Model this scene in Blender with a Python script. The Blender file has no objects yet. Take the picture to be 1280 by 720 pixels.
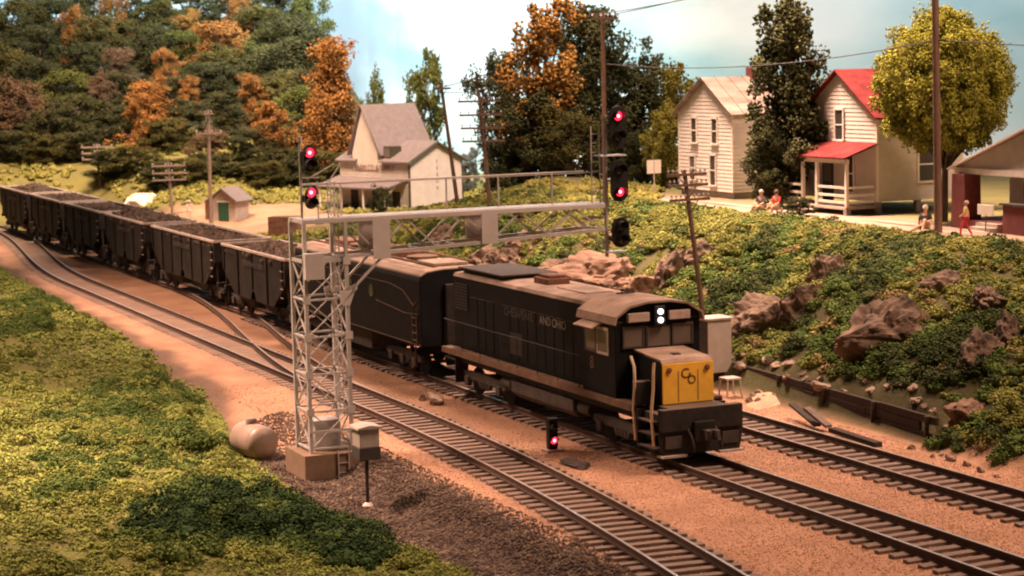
import bpy, bmesh, math, random
import numpy as np
from mathutils import Vector, Matrix, Quaternion

random.seed(7)
RNG = np.random.default_rng(7)
sc = bpy.context.scene
COL = sc.collection

# ------------------------------------------------------------------ camera
FPX, PITCH, ROLL, CAMH = 2600.0, 0.1097, -0.0233, 11.9
_c, _s = math.cos(PITCH), math.sin(PITCH)
FW = Vector((0, _c, -_s)); _U = Vector((0, _s, _c)); _R = Vector((1, 0, 0))
RT = _R * math.cos(ROLL) + _U * math.sin(ROLL)
UP = -_R * math.sin(ROLL) + _U * math.cos(ROLL)
CAM = Vector((0, 0, CAMH))
cd = bpy.data.cameras.new('camera')
co = bpy.data.objects.new('camera', cd); COL.objects.link(co)
m = Matrix.Identity(4)
for i in range(3):
    m[i][0], m[i][1], m[i][2], m[i][3] = RT[i], UP[i], -FW[i], CAM[i]
co.matrix_world = m
cd.sensor_width = 36; cd.lens = FPX / 1280 * 36
cd.clip_start = 0.5; cd.clip_end = 1500
cd.dof.use_dof = True; cd.dof.focus_distance = 63; cd.dof.aperture_fstop = 1.1
sc.camera = co

# ------------------------------------------------------------------ light: a layout room with lamps overhead, plus two added fills
w = bpy.data.worlds.new('World'); sc.world = w; w.use_nodes = True
bg = w.node_tree.nodes['Background']
bg.inputs[0].default_value = (1.0, 0.66, 0.46, 1); bg.inputs[1].default_value = 0.10

def area(name, loc, target, sx, sy, power, col, spread=180):
    l = bpy.data.lights.new(name, 'AREA'); l.shape = 'RECTANGLE'; l.size = sx; l.size_y = sy
    l.energy = power; l.color = col; l.spread = math.radians(spread)
    o = bpy.data.objects.new(name, l); COL.objects.link(o)
    o.location = loc
    o.rotation_euler = (Vector(target) - Vector(loc)).to_track_quat('-Z', 'Y').to_euler()
    return o
WARM = (1.0, 0.62, 0.45)
area('ceiling_lamp_track', (34, 58, 46), (9, 56, 0), 16, 14, 43000, WARM)
area('ceiling_lamp_front', (-38, 72, 46), (-18, 61, 0), 10, 8, 11500, WARM, 44)
area('added_fill_left', (-42, 104, 48), (-21, 98, 0), 10, 8, 12500, WARM, 66)  # added fill that brightens the ballast at far left, no known source
area('added_fill_mill', (4, 116, 46), (-4, 142, 3), 14, 8, 15000, (1.0, 0.68, 0.52), 84)  # added fill to lift the feed mill and the trees near it
area('ceiling_lamp_street', (3, 100, 44), (13, 93, 4), 14, 8, 25000, (1.0, 0.66, 0.5), 74)
area('ceiling_lamp_hill', (-26, 140, 58), (-28, 176, 10), 24, 10, 54000, (1.0, 0.68, 0.48), 95)
area('backdrop_lamp', (2, 180, 60), (4, 210, 22), 40, 6, 90000, (0.88, 0.95, 1.0), 105)
area('backdrop_lamp', (-55, 205, 62), (-55, 252, 24), 46, 6, 22000, (0.74, 0.91, 1.0), 110)
area('backdrop_lamp', (18, 128, 60), (30, 158, 24), 26, 5, 15000, (0.92, 0.97, 0.96), 100)
sc.cycles.pixel_filter_type = 'BLACKMAN_HARRIS'; sc.cycles.filter_width = 2.1
sc.view_settings.view_transform = 'Standard'; sc.view_settings.look = 'None'
sc.view_settings.exposure = 0.0; sc.view_settings.gamma = 1.0
sc.view_settings.use_curve_mapping = False

# ------------------------------------------------------------------ layout frame: s along the main track (away from the viewer), n across it
O2 = Vector((5.69, 59.89)); D2 = Vector((-0.402, 0.9157)).normalized(); N2 = Vector((D2.y, -D2.x))
HEAD = math.atan2(-D2.y, -D2.x)          # heading of a train on the main: local x towards the viewer, y away across the tracks
def P(s, n, z=0.0):
    q = O2 + D2 * s + N2 * n
    return Vector((q.x, q.y, z))
def SN(p):
    r = Vector((p[0], p[1])) - O2
    return r.dot(D2), r.dot(N2)
def at(x, y, z=0.0):                      # the point at height z that the photo shows at (x, y)
    d = FW * FPX + RT * (x - 640) + UP * (360 - y)
    return CAM + d * ((z - CAMH) / d.z)
def aty(x, y, Y):
    d = FW * FPX + RT * (x - 640) + UP * (360 - y)
    return CAM + d * (Y / d.y)

# ------------------------------------------------------------------ noise
def _hash(i, j, k):
    v = np.sin(i * 127.1 + j * 311.7 + k * 74.7) * 43758.5453
    return v - np.floor(v)
def vnoise(x, y, k=0):
    xi, yi = np.floor(x), np.floor(y); xf, yf = x - xi, y - yi
    u, v = xf * xf * (3 - 2 * xf), yf * yf * (3 - 2 * yf)
    a, b = _hash(xi, yi, k), _hash(xi + 1, yi, k); c, d = _hash(xi, yi + 1, k), _hash(xi + 1, yi + 1, k)
    return (a * (1 - u) + b * u) * (1 - v) + (c * (1 - u) + d * u) * v
def fbm(x, y, k=0, o=4):
    t, a, r = 0, .5, 0
    for i in range(o):
        r = r + a * vnoise(x * 2 ** i, y * 2 ** i, k + i * 7); t += a; a *= .5
    return r / t

# ------------------------------------------------------------------ materials
def _nt(name):
    mt = bpy.data.materials.new(name); mt.use_nodes = True
    nt = mt.node_tree; b = nt.nodes['Principled BSDF']
    return mt, nt, b
def N(nt, t, **kw):
    n = nt.nodes.new(t)
    for k, v in kw.items():
        if k in n.inputs: n.inputs[k].default_value = v
        else: setattr(n, k, v)
    return n
def ramp(nt, stops):
    r = nt.nodes.new('ShaderNodeValToRGB'); e = r.color_ramp.elements
    while len(e) < len(stops): e.new(0.5)
    for q, (p, c) in zip(e, stops): q.position = p; q.color = (*c, 1)
    return r
def lerp3(a, b, t): return tuple(a[i] * (1 - t) + b[i] * t for i in range(3))
def mat(name, col, rough=.7, var=.25, scale=3.0, bump=.15, metal=0.0, dust=None, dustamt=.6, col2=None, bscale=None, stretch=None, spec=.35):
    mt, nt, b = _nt(name); L = nt.links.new
    tc = N(nt, 'ShaderNodeTexCoord'); src = tc.outputs['Object']
    if stretch:
        mp = N(nt, 'ShaderNodeMapping'); mp.inputs['Scale'].default_value = stretch
        L(src, mp.inputs[0]); src = mp.outputs[0]
    no = N(nt, 'ShaderNodeTexNoise', Scale=scale, Detail=6.0, Roughness=.65); L(src, no.inputs['Vector'])
    lo = tuple(c * (1 - var) for c in col); hi = tuple(min(1, c * (1 + var)) for c in col) if col2 is None else col2
    r = ramp(nt, [(.3, lo), (.7, hi)]); L(no.outputs['Fac'], r.inputs[0])
    out = r.outputs[0]
    if dust:
        g = N(nt, 'ShaderNodeNewGeometry'); sx = N(nt, 'ShaderNodeSeparateXYZ'); L(g.outputs['Normal'], sx.inputs[0])
        n2 = N(nt, 'ShaderNodeTexNoise', Scale=scale * .7, Detail=5.0); L(src, n2.inputs['Vector'])
        mr = N(nt, 'ShaderNodeMapRange'); mr.inputs[1].default_value = .25; mr.inputs[2].default_value = .95
        L(sx.outputs['Z'], mr.inputs[0])
        mu = N(nt, 'ShaderNodeMath', operation='MULTIPLY'); L(mr.outputs[0], mu.inputs[0])
        mr2 = N(nt, 'ShaderNodeMapRange'); mr2.inputs[1].default_value = .25; mr2.inputs[2].default_value = .6
        mr2.inputs[3].default_value = dustamt * .6; mr2.inputs[4].default_value = dustamt
        L(n2.outputs['Fac'], mr2.inputs[0]); L(mr2.outputs[0], mu.inputs[1])
        mx = N(nt, 'ShaderNodeMix', data_type='RGBA'); L(mu.outputs[0], mx.inputs[0]); L(out, mx.inputs[6]); mx.inputs[7].default_value = (*dust, 1)
        out = mx.outputs[2]
    L(out, b.inputs['Base Color'])
    b.inputs['Roughness'].default_value = rough; b.inputs['Metallic'].default_value = metal
    b.inputs['Specular IOR Level'].default_value = spec
    if bump:
        n3 = N(nt, 'ShaderNodeTexNoise', Scale=bscale or scale * 5, Detail=5.0); L(src, n3.inputs['Vector'])
        bp = N(nt, 'ShaderNodeBump', Strength=bump, Distance=.05); L(n3.outputs['Fac'], bp.inputs['Height']); L(bp.outputs[0], b.inputs['Normal'])
    return mt
def foam(name, cols, rough=.95, patch=None, pscale=.5):
    """crumbs of ground foam: every crumb its own shade, drifting over larger patches"""
    mt, nt, b = _nt(name); L = nt.links.new
    g = N(nt, 'ShaderNodeNewGeometry')
    r = ramp(nt, [(i / (len(cols) - 1), c) for i, c in enumerate(cols)])
    tc = N(nt, 'ShaderNodeTexCoord'); no = N(nt, 'ShaderNodeTexNoise', Scale=pscale, Detail=3.0); L(tc.outputs['Object'], no.inputs['Vector'])
    ma = N(nt, 'ShaderNodeMath', operation='MULTIPLY_ADD'); L(no.outputs['Fac'], ma.inputs[0]); ma.inputs[1].default_value = 1.1
    ma.inputs[2].default_value = -.3
    md = N(nt, 'ShaderNodeMath', operation='MULTIPLY_ADD'); L(g.outputs['Random Per Island'], md.inputs[0]); md.inputs[1].default_value = .5
    L(ma.outputs[0], md.inputs[2]); L(md.outputs[0], r.inputs[0]); L(r.outputs[0], b.inputs['Base Color'])
    n3 = N(nt, 'ShaderNodeTexNoise', Scale=9.0 if pscale < 2 else 40.0, Detail=4.0); L(tc.outputs['Object'], n3.inputs['Vector'])
    bp = N(nt, 'ShaderNodeBump', Strength=.7, Distance=.08 if pscale < 2 else .02); L(n3.outputs['Fac'], bp.inputs['Height']); L(bp.outputs[0], b.inputs['Normal'])
    b.inputs['Roughness'].default_value = rough; b.inputs['Specular IOR Level'].default_value = .1
    return mt
def emit(name, col, st, base=(.02, .02, .02)):
    mt, nt, b = _nt(name)
    b.inputs['Base Color'].default_value = (*base, 1); b.inputs['Emission Color'].default_value = (*col, 1)
    b.inputs['Emission Strength'].default_value = st; b.inputs['Roughness'].default_value = .3
    return mt
def glassy(name, col, rough=.12):
    mt, nt, b = _nt(name); b.inputs['Base Color'].default_value = (*col, 1); b.inputs['Roughness'].default_value = rough
    b.inputs['Specular IOR Level'].default_value = .6
    return mt

DUST = (.34, .24, .18)
M = dict(
    loco=mat('dark_blue_paint', (.008, .0085, .009), .6, .4, 1.2, .05, dust=DUST, dustamt=.85, spec=.12),
    locoblk=mat('sooty_black', (.018, .015, .013), .75, .5, 3, .15, dust=DUST, dustamt=.35),
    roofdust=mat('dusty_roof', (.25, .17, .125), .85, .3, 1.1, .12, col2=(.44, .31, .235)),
    yellow=mat('yellow_nose_paint', (.84, .49, .06), .5, .12, 2.5, .03),
    sill=mat('weathered_sill', (.14, .08, .048), .85, .35, 2.5, .1),
    moulding=mat('dull_brown_moulding', (.12, .075, .05), .8, .4, 3, .1),
    cream=mat('cream_rail_paint', (.55, .42, .28), .6, .15, 6, .03),
    tank=mat('underframe_grey', (.055, .043, .036), .8, .4, 2.5, .1),
    rust=mat('rust_brown', (.16, .075, .045), .9, .4, 4, .3),
    hopper=mat('hopper_black', (.026, .022, .019), .75, .45, 1.0, .12, dust=DUST, dustamt=.4, spec=.12),
    rim=mat('worn_rim', (.40, .33, .28), .7, .35, 3, .1),
    coal=mat('coal', (.020, .015, .012), .9, .6, 3, .4, col2=(.12, .082, .06), spec=.15),
    letter=mat('faded_lettering', (.22, .18, .15), .8, .3, 8, 0),
    letterdim=mat('worn_lettering', (.07, .058, .05), .8, .3, 8, 0),
    logo=mat('dark_logo_paint', (.05, .03, .015), .7, .2, 8, 0),
    glass=glassy('window_glass', (.05, .045, .04)),
    cabglass=glassy('cab_glass', (.14, .11, .09), .2),
    numb=mat('number_board', (.42, .33, .27), .6, .2, 8, 0),
    steel=mat('steel_grey_paint', (.40, .37, .345), .55, .15, 2.5, .06),
    plate=mat('steel_plate_paint', (.48, .445, .415), .5, .1, 1.5, .04),
    concrete=mat('brown_concrete', (.20, .13, .085), .9, .18, 2, .15),
    silver=mat('relay_box_paint', (.40, .35, .30), .55, .12, 3, .03),
    darkgrey=mat('dark_grey_metal', (.055, .043, .036), .9, .25, 4, .05),
    sigblack=mat('signal_black', (.012, .011, .01), .5, .2, 5, .05),
    red=emit('lit_red_lens', (1, .02, .05), 3.5, (.3, 0, 0)),
    redhot=emit('red_lamp_core', (1, .25, .3), 6, (.3, 0, 0)),
    lensoff=glassy('unlit_lens', (.02, .015, .015), .1),
    lamp=emit('headlight_lamp', (1, .95, .88), 5),
    wood=mat('pole_wood', (.13, .075, .05), .9, .35, 3, .3, stretch=(6, 6, .6)),
    woodgrey=mat('weathered_pole_wood', (.20, .145, .11), .9, .35, 3, .3, stretch=(6, 6, .6)),
    wire=mat('wire', (.05, .045, .045), .6, .1, 3, 0),
    insul=glassy('insulator_glass', (.30, .27, .25), .2),
    tie=mat('tie_wood', (.21, .155, .125), .92, .4, 2.2, .35, stretch=(5, .7, 5)),
    railside=mat('rail_rust', (.075, .042, .028), .85, .3, 5, .15),
    railtop=mat('rail_head_steel', (.48, .38, .32), .38, .15, 2, .02, metal=.55),
    timber=mat('dark_timber', (.045, .030, .022), .9, .4, 2, .35, stretch=(.6, 5, 5)),
    timberw=mat('weathered_board', (.16, .12, .10), .9, .35, 2, .3, stretch=(.6, 5, 5)),
    rock=mat('rock_face', (.06, .04, .028), .95, .5, 1.6, 1.0, col2=(.22, .145, .098), bscale=4),
    rockred=mat('red_rock_face', (.12, .066, .044), .95, .4, 1.4, 1.0, col2=(.28, .17, .115), bscale=4),
    rubble=mat('rubble_stone', (.30, .22, .17), .95, .4, 2, .5),
    palerock=mat('pale_stone', (.62, .52, .45), .9, .15, 1.5, .3),
    propane=mat('tank_paint', (.30, .22, .175), .42, .18, 1.5, .04),
    sidingpink=mat('cream_siding', (.58, .53, .47), .8, .08, 2, .05),
    sidinghouse=mat('pale_siding', (.52, .47, .41), .8, .1, 2, .05),
    white=mat('white_trim_paint', (.66, .60, .52), .7, .08, 3, .03),
    depotwall=mat('depot_siding', (.58, .50, .43), .8, .08, 1.5, .05),
    depottrim=mat('dark_green_trim', (.05, .045, .025), .8, .2, 4, .05),
    depotroof=mat('brown_grey_shingle', (.15, .118, .112), .9, .15, 2.5, .15),
    redroof=mat('red_roof_paint', (.12, .018, .018), .85, .3, 1.3, .08, col2=(.17, .034, .033), spec=.05),
    tin=mat('rusty_tin', (.17, .11, .08), .75, .25, .8, .04, col2=(.31, .26, .225), stretch=(3, .5, 1)),
    brickred=mat('red_brick_paint', (.15, .042, .036), .85, .2, 3, .1),
    plank=mat('porch_plank', (.40, .33, .27), .85, .2, 2, .1),
    darkin=mat('dark_interior', (.03, .027, .023), .9, .3, 2, 0),
    greendoor=mat('green_door_paint', (.02, .07, .035), .7, .2, 3, .05),
    skin=mat('skin', (.50, .28, .19), .6, .08, 6, 0),
    cloth1=mat('dark_cloth', (.045, .045, .05), .9, .25, 6, 0),
    cloth2=mat('red_cloth', (.42, .04, .04), .9, .2, 6, 0),
    cloth3=mat('yellow_cloth', (.55, .42, .14), .9, .2, 6, 0),
    cloth4=mat('white_cloth', (.65, .58, .48), .9, .15, 6, 0),
    cloth5=mat('tan_cloth', (.34, .22, .13), .9, .2, 6, 0),
    cloth6=mat('green_cloth', (.05, .08, .045), .9, .2, 6, 0),
    hair=mat('hair', (.10, .06, .035), .8, .3, 9, .1),
    hairgrey=mat('grey_hair', (.45, .38, .32), .8, .2, 9, .1),
    bark=mat('bark', (.075, .05, .035), .95, .4, 5, .4),
    stonewall=mat('grey_stone', (.25, .21, .18), .9, .2, 3, .2),
)
# ------------------------------------------------------------------ mesh building
def link(o, parent=None):
    COL.objects.link(o)
    if parent: o.parent = parent
    return o
def tag(o, label=None, cat=None, group=None, kind=None):
    if label: o['label'] = label
    if cat: o['category'] = cat
    if group: o['group'] = group
    if kind: o['kind'] = kind
    return o
def thing(name, label, cat, loc=(0, 0, 0), rz=0.0, group=None):
    o = bpy.data.objects.new(name, None); o.empty_display_size = .3
    COL.objects.link(o); o.location = loc; o.rotation_euler = (0, 0, rz)
    return tag(o, label, cat, group)
class MB:
    def __init__(s): s.v = []; s.f = []; s.mi = []; s.k = 0
    def _add(s, vs, fs, mi=None):
        b = len(s.v); s.v += [tuple(v) for v in vs]; s.f += [tuple(b + i for i in f) for f in fs]
        s.mi += [s.k if mi is None else mi] * len(fs); return s
    def box(s, x0, x1, y0, y1, z0, z1):
        return s._add([(x0, y0, z0), (x1, y0, z0), (x1, y1, z0), (x0, y1, z0), (x0, y0, z1), (x1, y0, z1), (x1, y1, z1), (x0, y1, z1)],
                      [(0, 3, 2, 1), (4, 5, 6, 7), (0, 1, 5, 4), (1, 2, 6, 5), (2, 3, 7, 6), (3, 0, 4, 7)])
    def bar(s, p, q, w=.05, h=None, up=(0, 0, 1)):
        p, q = Vector(p), Vector(q); h = h or w; d = (q - p).normalized(); u = Vector(up)
        if abs(d.dot(u)) > .98: u = Vector((1, 0, 0))
        a = d.cross(u).normalized(); b = a.cross(d).normalized()
        vs = []
        for c in (p, q):
            for (i, j) in ((-1, -1), (1, -1), (1, 1), (-1, 1)): vs.append(c + a * (i * w / 2) + b * (j * h / 2))
        return s._add(vs, [(3, 2, 1, 0), (4, 5, 6, 7), (0, 1, 5, 4), (1, 2, 6, 5), (2, 3, 7, 6), (3, 0, 4, 7)])
    def tube(s, pts, r, seg=8, caps=True):
        pts = [Vector(p) for p in pts]; rs = r if isinstance(r, (list, tuple)) else [r] * len(pts)
        b0 = len(s.v); vs = []; prev = None
        for i, p in enumerate(pts):
            d = (pts[min(i + 1, len(pts) - 1)] - pts[max(i - 1, 0)]).normalized()
            if prev is None: a = d.orthogonal().normalized()
            else:
                a = prev - d * prev.dot(d); a = a.normalized() if a.length > 1e-6 else d.orthogonal().normalized()
            prev = a; bb = d.cross(a)
            for k in range(seg):
                t = 2 * math.pi * k / seg; vs.append(p + (a * math.cos(t) + bb * math.sin(t)) * rs[i])
        fs = []
        for i in range(len(pts) - 1):
            for k in range(seg):
                k2 = (k + 1) % seg; fs.append((i * seg + k, i * seg + k2, (i + 1) * seg + k2, (i + 1) * seg + k))
        if caps: fs += [tuple(range(seg - 1, -1, -1)), tuple((len(pts) - 1) * seg + k for k in range(seg))]
        return s._add(vs, fs)
    def prism(s, poly, axis, a0, a1):
        """extrude a 2-D outline: axis 'x' takes (y,z), 'y' takes (x,z), 'z' takes (x,y)"""
        def mk(p, a): return {'x': (a, p[0], p[1]), 'y': (p[0], a, p[1]), 'z': (p[0], p[1], a)}[axis]
        n = len(poly)
        fs = [tuple(range(n - 1, -1, -1)), tuple(range(n, 2 * n))] + [(i, (i + 1) % n, n + (i + 1) % n, n + i) for i in range(n)]
        return s._add([mk(p, a0) for p in poly] + [mk(p, a1) for p in poly], fs)
    def quad(s, *ps): return s._add(ps, [tuple(range(len(ps)))])
    def lathe(s, prof, c=(0, 0, 0), axis='z', seg=16):
        vs, fs = [], []
        for (r, h) in prof:
            for k in range(seg):
                t = 2 * math.pi * k / seg; a, b = r * math.cos(t), r * math.sin(t)
                v = {'z': (a, b, h), 'x': (h, a, b), 'y': (a, h, b)}[axis]; vs.append((c[0] + v[0], c[1] + v[1], c[2] + v[2]))
        for i in range(len(prof) - 1):
            for k in range(seg):
                k2 = (k + 1) % seg; fs.append((i * seg + k, i * seg + k2, (i + 1) * seg + k2, (i + 1) * seg + k))
        fs += [tuple(range(seg - 1, -1, -1)), tuple((len(prof) - 1) * seg + k for k in range(seg))]
        return s._add(vs, fs)
    def mesh(s, name, mats, smooth=False):
        me = bpy.data.meshes.new(name); me.from_pydata(s.v, [], s.f)
        for q in (mats if isinstance(mats, (list, tuple)) else [mats]): me.materials.append(q)
        if isinstance(mats, (list, tuple)): me.polygons.foreach_set('material_index', s.mi)
        bm = bmesh.new(); bm.from_mesh(me); bmesh.ops.recalc_face_normals(bm, faces=bm.faces); bm.to_mesh(me); bm.free()
        if smooth:
            me.polygons.foreach_set('use_smooth', [True] * len(me.polygons))
        return me
    def build(s, name, mats, parent=None, bevel=0, smooth=False, loc=None, rz=None):
        me = s.mesh(name, mats, smooth)
        o = link(bpy.data.objects.new(name, me), parent)
        if smooth:
            md = o.modifiers.new('split', 'EDGE_SPLIT'); md.split_angle = math.radians(40)
        if bevel:
            md = o.modifiers.new('bevel', 'BEVEL'); md.width = bevel; md.segments = 2; md.limit_method = 'ANGLE'
        if loc is not None: o.location = loc
        if rz is not None: o.rotation_euler = (0, 0, rz)
        return o
def dup(o, parent=None, loc=None, rot=None, scale=None):
    c = o.copy(); COL.objects.link(c); c.parent = parent
    if loc is not None: c.location = loc
    if rot is not None: c.rotation_euler = rot
    if scale is not None: c.scale = scale
    for k in ('label', 'category', 'group'):
        if parent is not None and k in c: del c[k]
    for ch in [q for q in bpy.data.objects if q.parent == o]: dup(ch, c)
    return c
def fast_mesh(name, V, T, mats):
    me = bpy.data.meshes.new(name); n, t = len(V), len(T)
    me.vertices.add(n); me.vertices.foreach_set('co', V.astype(np.float32).ravel())
    me.loops.add(t * 3); me.loops.foreach_set('vertex_index', T.astype(np.int32).ravel())
    me.polygons.add(t); me.polygons.foreach_set('loop_start', np.arange(0, t * 3, 3, dtype=np.int32))
    me.polygons.foreach_set('loop_total', np.full(t, 3, dtype=np.int32))
    me.materials.append(mats); me.update(calc_edges=True)
    return me
def rand_rot(n, rng):
    q = rng.normal(size=(n, 4)); q /= np.linalg.norm(q, axis=1)[:, None]; w, x, y, z = q.T
    return np.stack([1 - 2 * (y * y + z * z), 2 * (x * y - z * w), 2 * (x * z + y * w), 2 * (x * y + z * w), 1 - 2 * (x * x + z * z), 2 * (y * z - x * w),
                     2 * (x * z - y * w), 2 * (y * z + x * w), 1 - 2 * (x * x + y * y)], 1).reshape(n, 3, 3)
_TET = np.array([(1, 1, 1), (1, -1, -1), (-1, 1, -1), (-1, -1, 1)], float) / 1.4
_TETF = np.array([(0, 1, 2), (0, 3, 1), (0, 2, 3), (1, 3, 2)])
_OCT = np.array([(1, 0, 0), (-1, 0, 0), (0, 1, 0), (0, -1, 0), (0, 0, 1), (0, 0, -1)], float)
_OCTF = np.array([(0, 2, 4), (2, 1, 4), (1, 3, 4), (3, 0, 4), (2, 0, 5), (1, 2, 5), (3, 1, 5), (0, 3, 5)])
def crumbs(pts, size, rng, base='tet'):
    B, Fc = (_TET, _TETF) if base == 'tet' else (_OCT, _OCTF)
    n = len(pts); size = np.broadcast_to(size, (n,))
    V = B[None] * rng.uniform(.65, 1.35, (n, len(B), 1)) * rng.uniform(.7, 1.3, (n, 1, 3))
    V = np.einsum('nij,nkj->nki', rand_rot(n, rng), V) * size[:, None, None] + pts[:, None, :]
    T = (Fc[None] + (np.arange(n) * len(B))[:, None, None]).reshape(-1, 3)
    return V.reshape(-1, 3), T
def text(name, s, size, m_, parent, loc, rot, depth=.004, sx=1.0):
    cu = bpy.data.curves.new('t', 'FONT'); cu.body = s; cu.size = size; cu.extrude = depth; cu.align_x = 'CENTER'; cu.align_y = 'CENTER'
    t = bpy.data.objects.new('t', cu); COL.objects.link(t)
    bpy.context.view_layer.update()
    me = bpy.data.meshes.new_from_object(t.evaluated_get(bpy.context.evaluated_depsgraph_get()))
    bpy.data.objects.remove(t); me.materials.clear(); me.materials.append(m_)
    o = link(bpy.data.objects.new(name, me), parent); o.location = loc; o.rotation_euler = rot; o.scale = (sx, 1, 1)
    return o

# ================================================================== SETTING
def sstep(a, b, x):
    t = np.clip((x - a) / (b - a), 0, 1); return t * t * (3 - 2 * t)
def grass_edge(s):
    return np.interp(s, [-30, -6.6, 4, 16, 23, 41, 76, 120], [-9.7, -10.2, -11.3, -10.0, -9.0, -7.9, -7.0, -6.6]) + .7 * (fbm(s * .5, s * 0 + 3.1, 5) - .5)
def front_n(s):
    s = np.asarray(s, float)
    return -4.6 - .0026 * np.clip(15 - s, 0, None) ** 2 + 3.4 * sstep(64, 108, s)
def terrain(s, n):
    s = np.asarray(s, float); n = np.asarray(n, float)
    x = O2.x + D2.x * s + N2.x * n; y = O2.y + D2.y * s + N2.y * n
    z = np.full(np.broadcast(s, n).shape, -.29) + .03 * (fbm(x * .8, y * .8, 2) - .5)
    z = z - np.interp(s, [18, 40], [.5, .12]) * sstep(-7.9, -9.4, n)
    g = grass_edge(s); u = sstep(0, 1.6, g - n)
    z = z + u * (.05 + .8 * fbm(x * .42, y * .42, 9) + .55 * (fbm(x * 1.1, y * 1.1, 4) - .4)) + .07 * np.clip(g - n - 2, 0, 8)
    z = z + .085 * sstep(16, 26, s) * sstep(1.6, 1.3, np.abs(n - front_n(s)))
    nf = np.interp(s, [-14, -1, 1, 16, 18, 60, 110], [7.0, 7.3, 8.4, 8.9, 9.2, 8.5, 8.0])
    nt = np.interp(s, [0, 30, 44, 60, 95], [17.9, 17.7, 15.2, 17.5, 24])
    hp = np.interp(s, [40, 48, 62, 80, 95, 130], [4.6, 4.55, 3.2, 1.4, 1.0, .6])
    t = np.clip((n - nf) / (nt - nf), 0, 1)
    b = 1 - (1 - np.clip(t, 0, 1)) ** 1.5
    lump = ((fbm(x * .42, y * .42, 13) - .5) * 2.6 + (fbm(x * 1.1, y * 1.1, 17) - .5) * 1.3) * np.sin(np.pi * np.clip(t, 0, 1)) * np.interp(s, [60, 85], [1, .3])
    wall = np.where((s > .6) & (s < 17), .75 * sstep(8.35, 8.5, n) * (1 - t) ** 2, 0)
    z = np.where(n > 4, z + (hp + .3) * b + lump * .6 + wall, z)
    z = z + 1.3 * np.exp(-(((x - 3.2) / 3.6) ** 2 + ((y - 121) / 6) ** 2))
    hm = sstep(-8, -24, x) * np.maximum(sstep(5, 12, n), sstep(114, 122, s))
    zh = np.interp(y, [140, 150, 160, 172, 182, 235, 280], [.1, .3, 2.0, 3.6, 5.5, 15.5, 17]) + (fbm(x * .15, y * .15, 21) - .5) * 1.2
    return z * (1 - hm) + np.maximum(z, zh) * hm
def ground(p):
    s, n = SN(p); return float(terrain(s, n))
def onground(x, y, z):                    # settle a photo position on the terrain
    d = FW * FPX + RT * (x - 640) + UP * (360 - y); d = d / d.y; t = 40.0
    while t < 260:
        p = CAM + d * t
        if p.z <= ground(p): break
        t += .2
    return CAM + d * (t - .1)

def zone_colour(s, n, z):
    x = O2.x + D2.x * s + N2.x * n; y = O2.y + D2.y * s + N2.y * n
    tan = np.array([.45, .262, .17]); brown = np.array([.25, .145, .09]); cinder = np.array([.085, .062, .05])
    grass = np.array([.115, .115, .034]); soil = np.array([.075, .068, .028]); road = np.array([.27, .195, .14]); dark = np.array([.06, .05, .025])
    c = np.broadcast_to(tan, s.shape + (3,)).copy()
    def mixin(col, m):
        nonlocal c; m = np.clip(m, 0, 1)[..., None]; c = c * (1 - m) + col * m
    nz = fbm(x * .5, y * .5, 31)
    mixin(brown, sstep(6, 14, s) * sstep(-4.0, -3.2, n) * (1 - sstep(6, 8, n)) * (.75 + .4 * nz))  # brown soil along the train, partly the train's shadow put into the colour
    mixin(cinder, sstep(14, 8, s + 4 * (nz - .5)) * sstep(-7.3, -8.0, n + (nz - .5)))
    mixin(cinder, .8 * sstep(1.3, .5, n - grass_edge(s) + (nz - .5) * 1.2))
    fr = front_n(s); mixin(np.array([.27, .185, .14]), .75 * sstep(1.7, 1.2, np.abs(n - fr)))
    mixin(grass, sstep(.25, -.25, n - grass_edge(s)))
    mixin(soil, sstep(7.2, 8.4, n))
    mixin(road, sstep(17.3, 18.2, n) * sstep(60, 45, s))
    mixin(np.array([.15, .14, .05]), sstep(21.5, 24, n))
    mixin(np.array([.15, .135, .045]), sstep(118, 126, s) + sstep(-14, -24, x) * sstep(156, 161, y))
    mixin(np.array([.36, .22, .14]), sstep(80, 88, s) * sstep(9, 11, n) * sstep(22, 19, n) * sstep(160, 156, y))
    mixin(dark, sstep(-8, -20, x) * sstep(176, 182, y))
    return c
def axis(parts):
    r = []
    for a, b, st in parts: r += list(np.arange(a, b, st))
    return np.array(r + [parts[-1][1]])
sa = axis([(-34, -22, 2), (-22, 60, .55), (60, 130, 1.2), (130, 250, 4)])
na = axis([(-70, -30, 4), (-30, -14, 1), (-14, 22, .4), (22, 40, 1.2), (40, 110, 4)])
S_, N_ = np.meshgrid(sa, na, indexing='ij'); Z_ = terrain(S_, N_)
X_ = O2.x + D2.x * S_ + N2.x * N_; Y_ = O2.y + D2.y * S_ + N2.y * N_
V = np.stack([X_, Y_, Z_], -1).reshape(-1, 3); ni, nj = S_.shape
i, j = np.meshgrid(np.arange(ni - 1), np.arange(nj - 1), indexing='ij'); a = (i * nj + j).ravel()
T = np.concatenate([np.stack([a, a + 1, a + nj + 1], 1), np.stack([a, a + nj + 1, a + nj], 1)])
T = T[:, ::-1]
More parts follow.
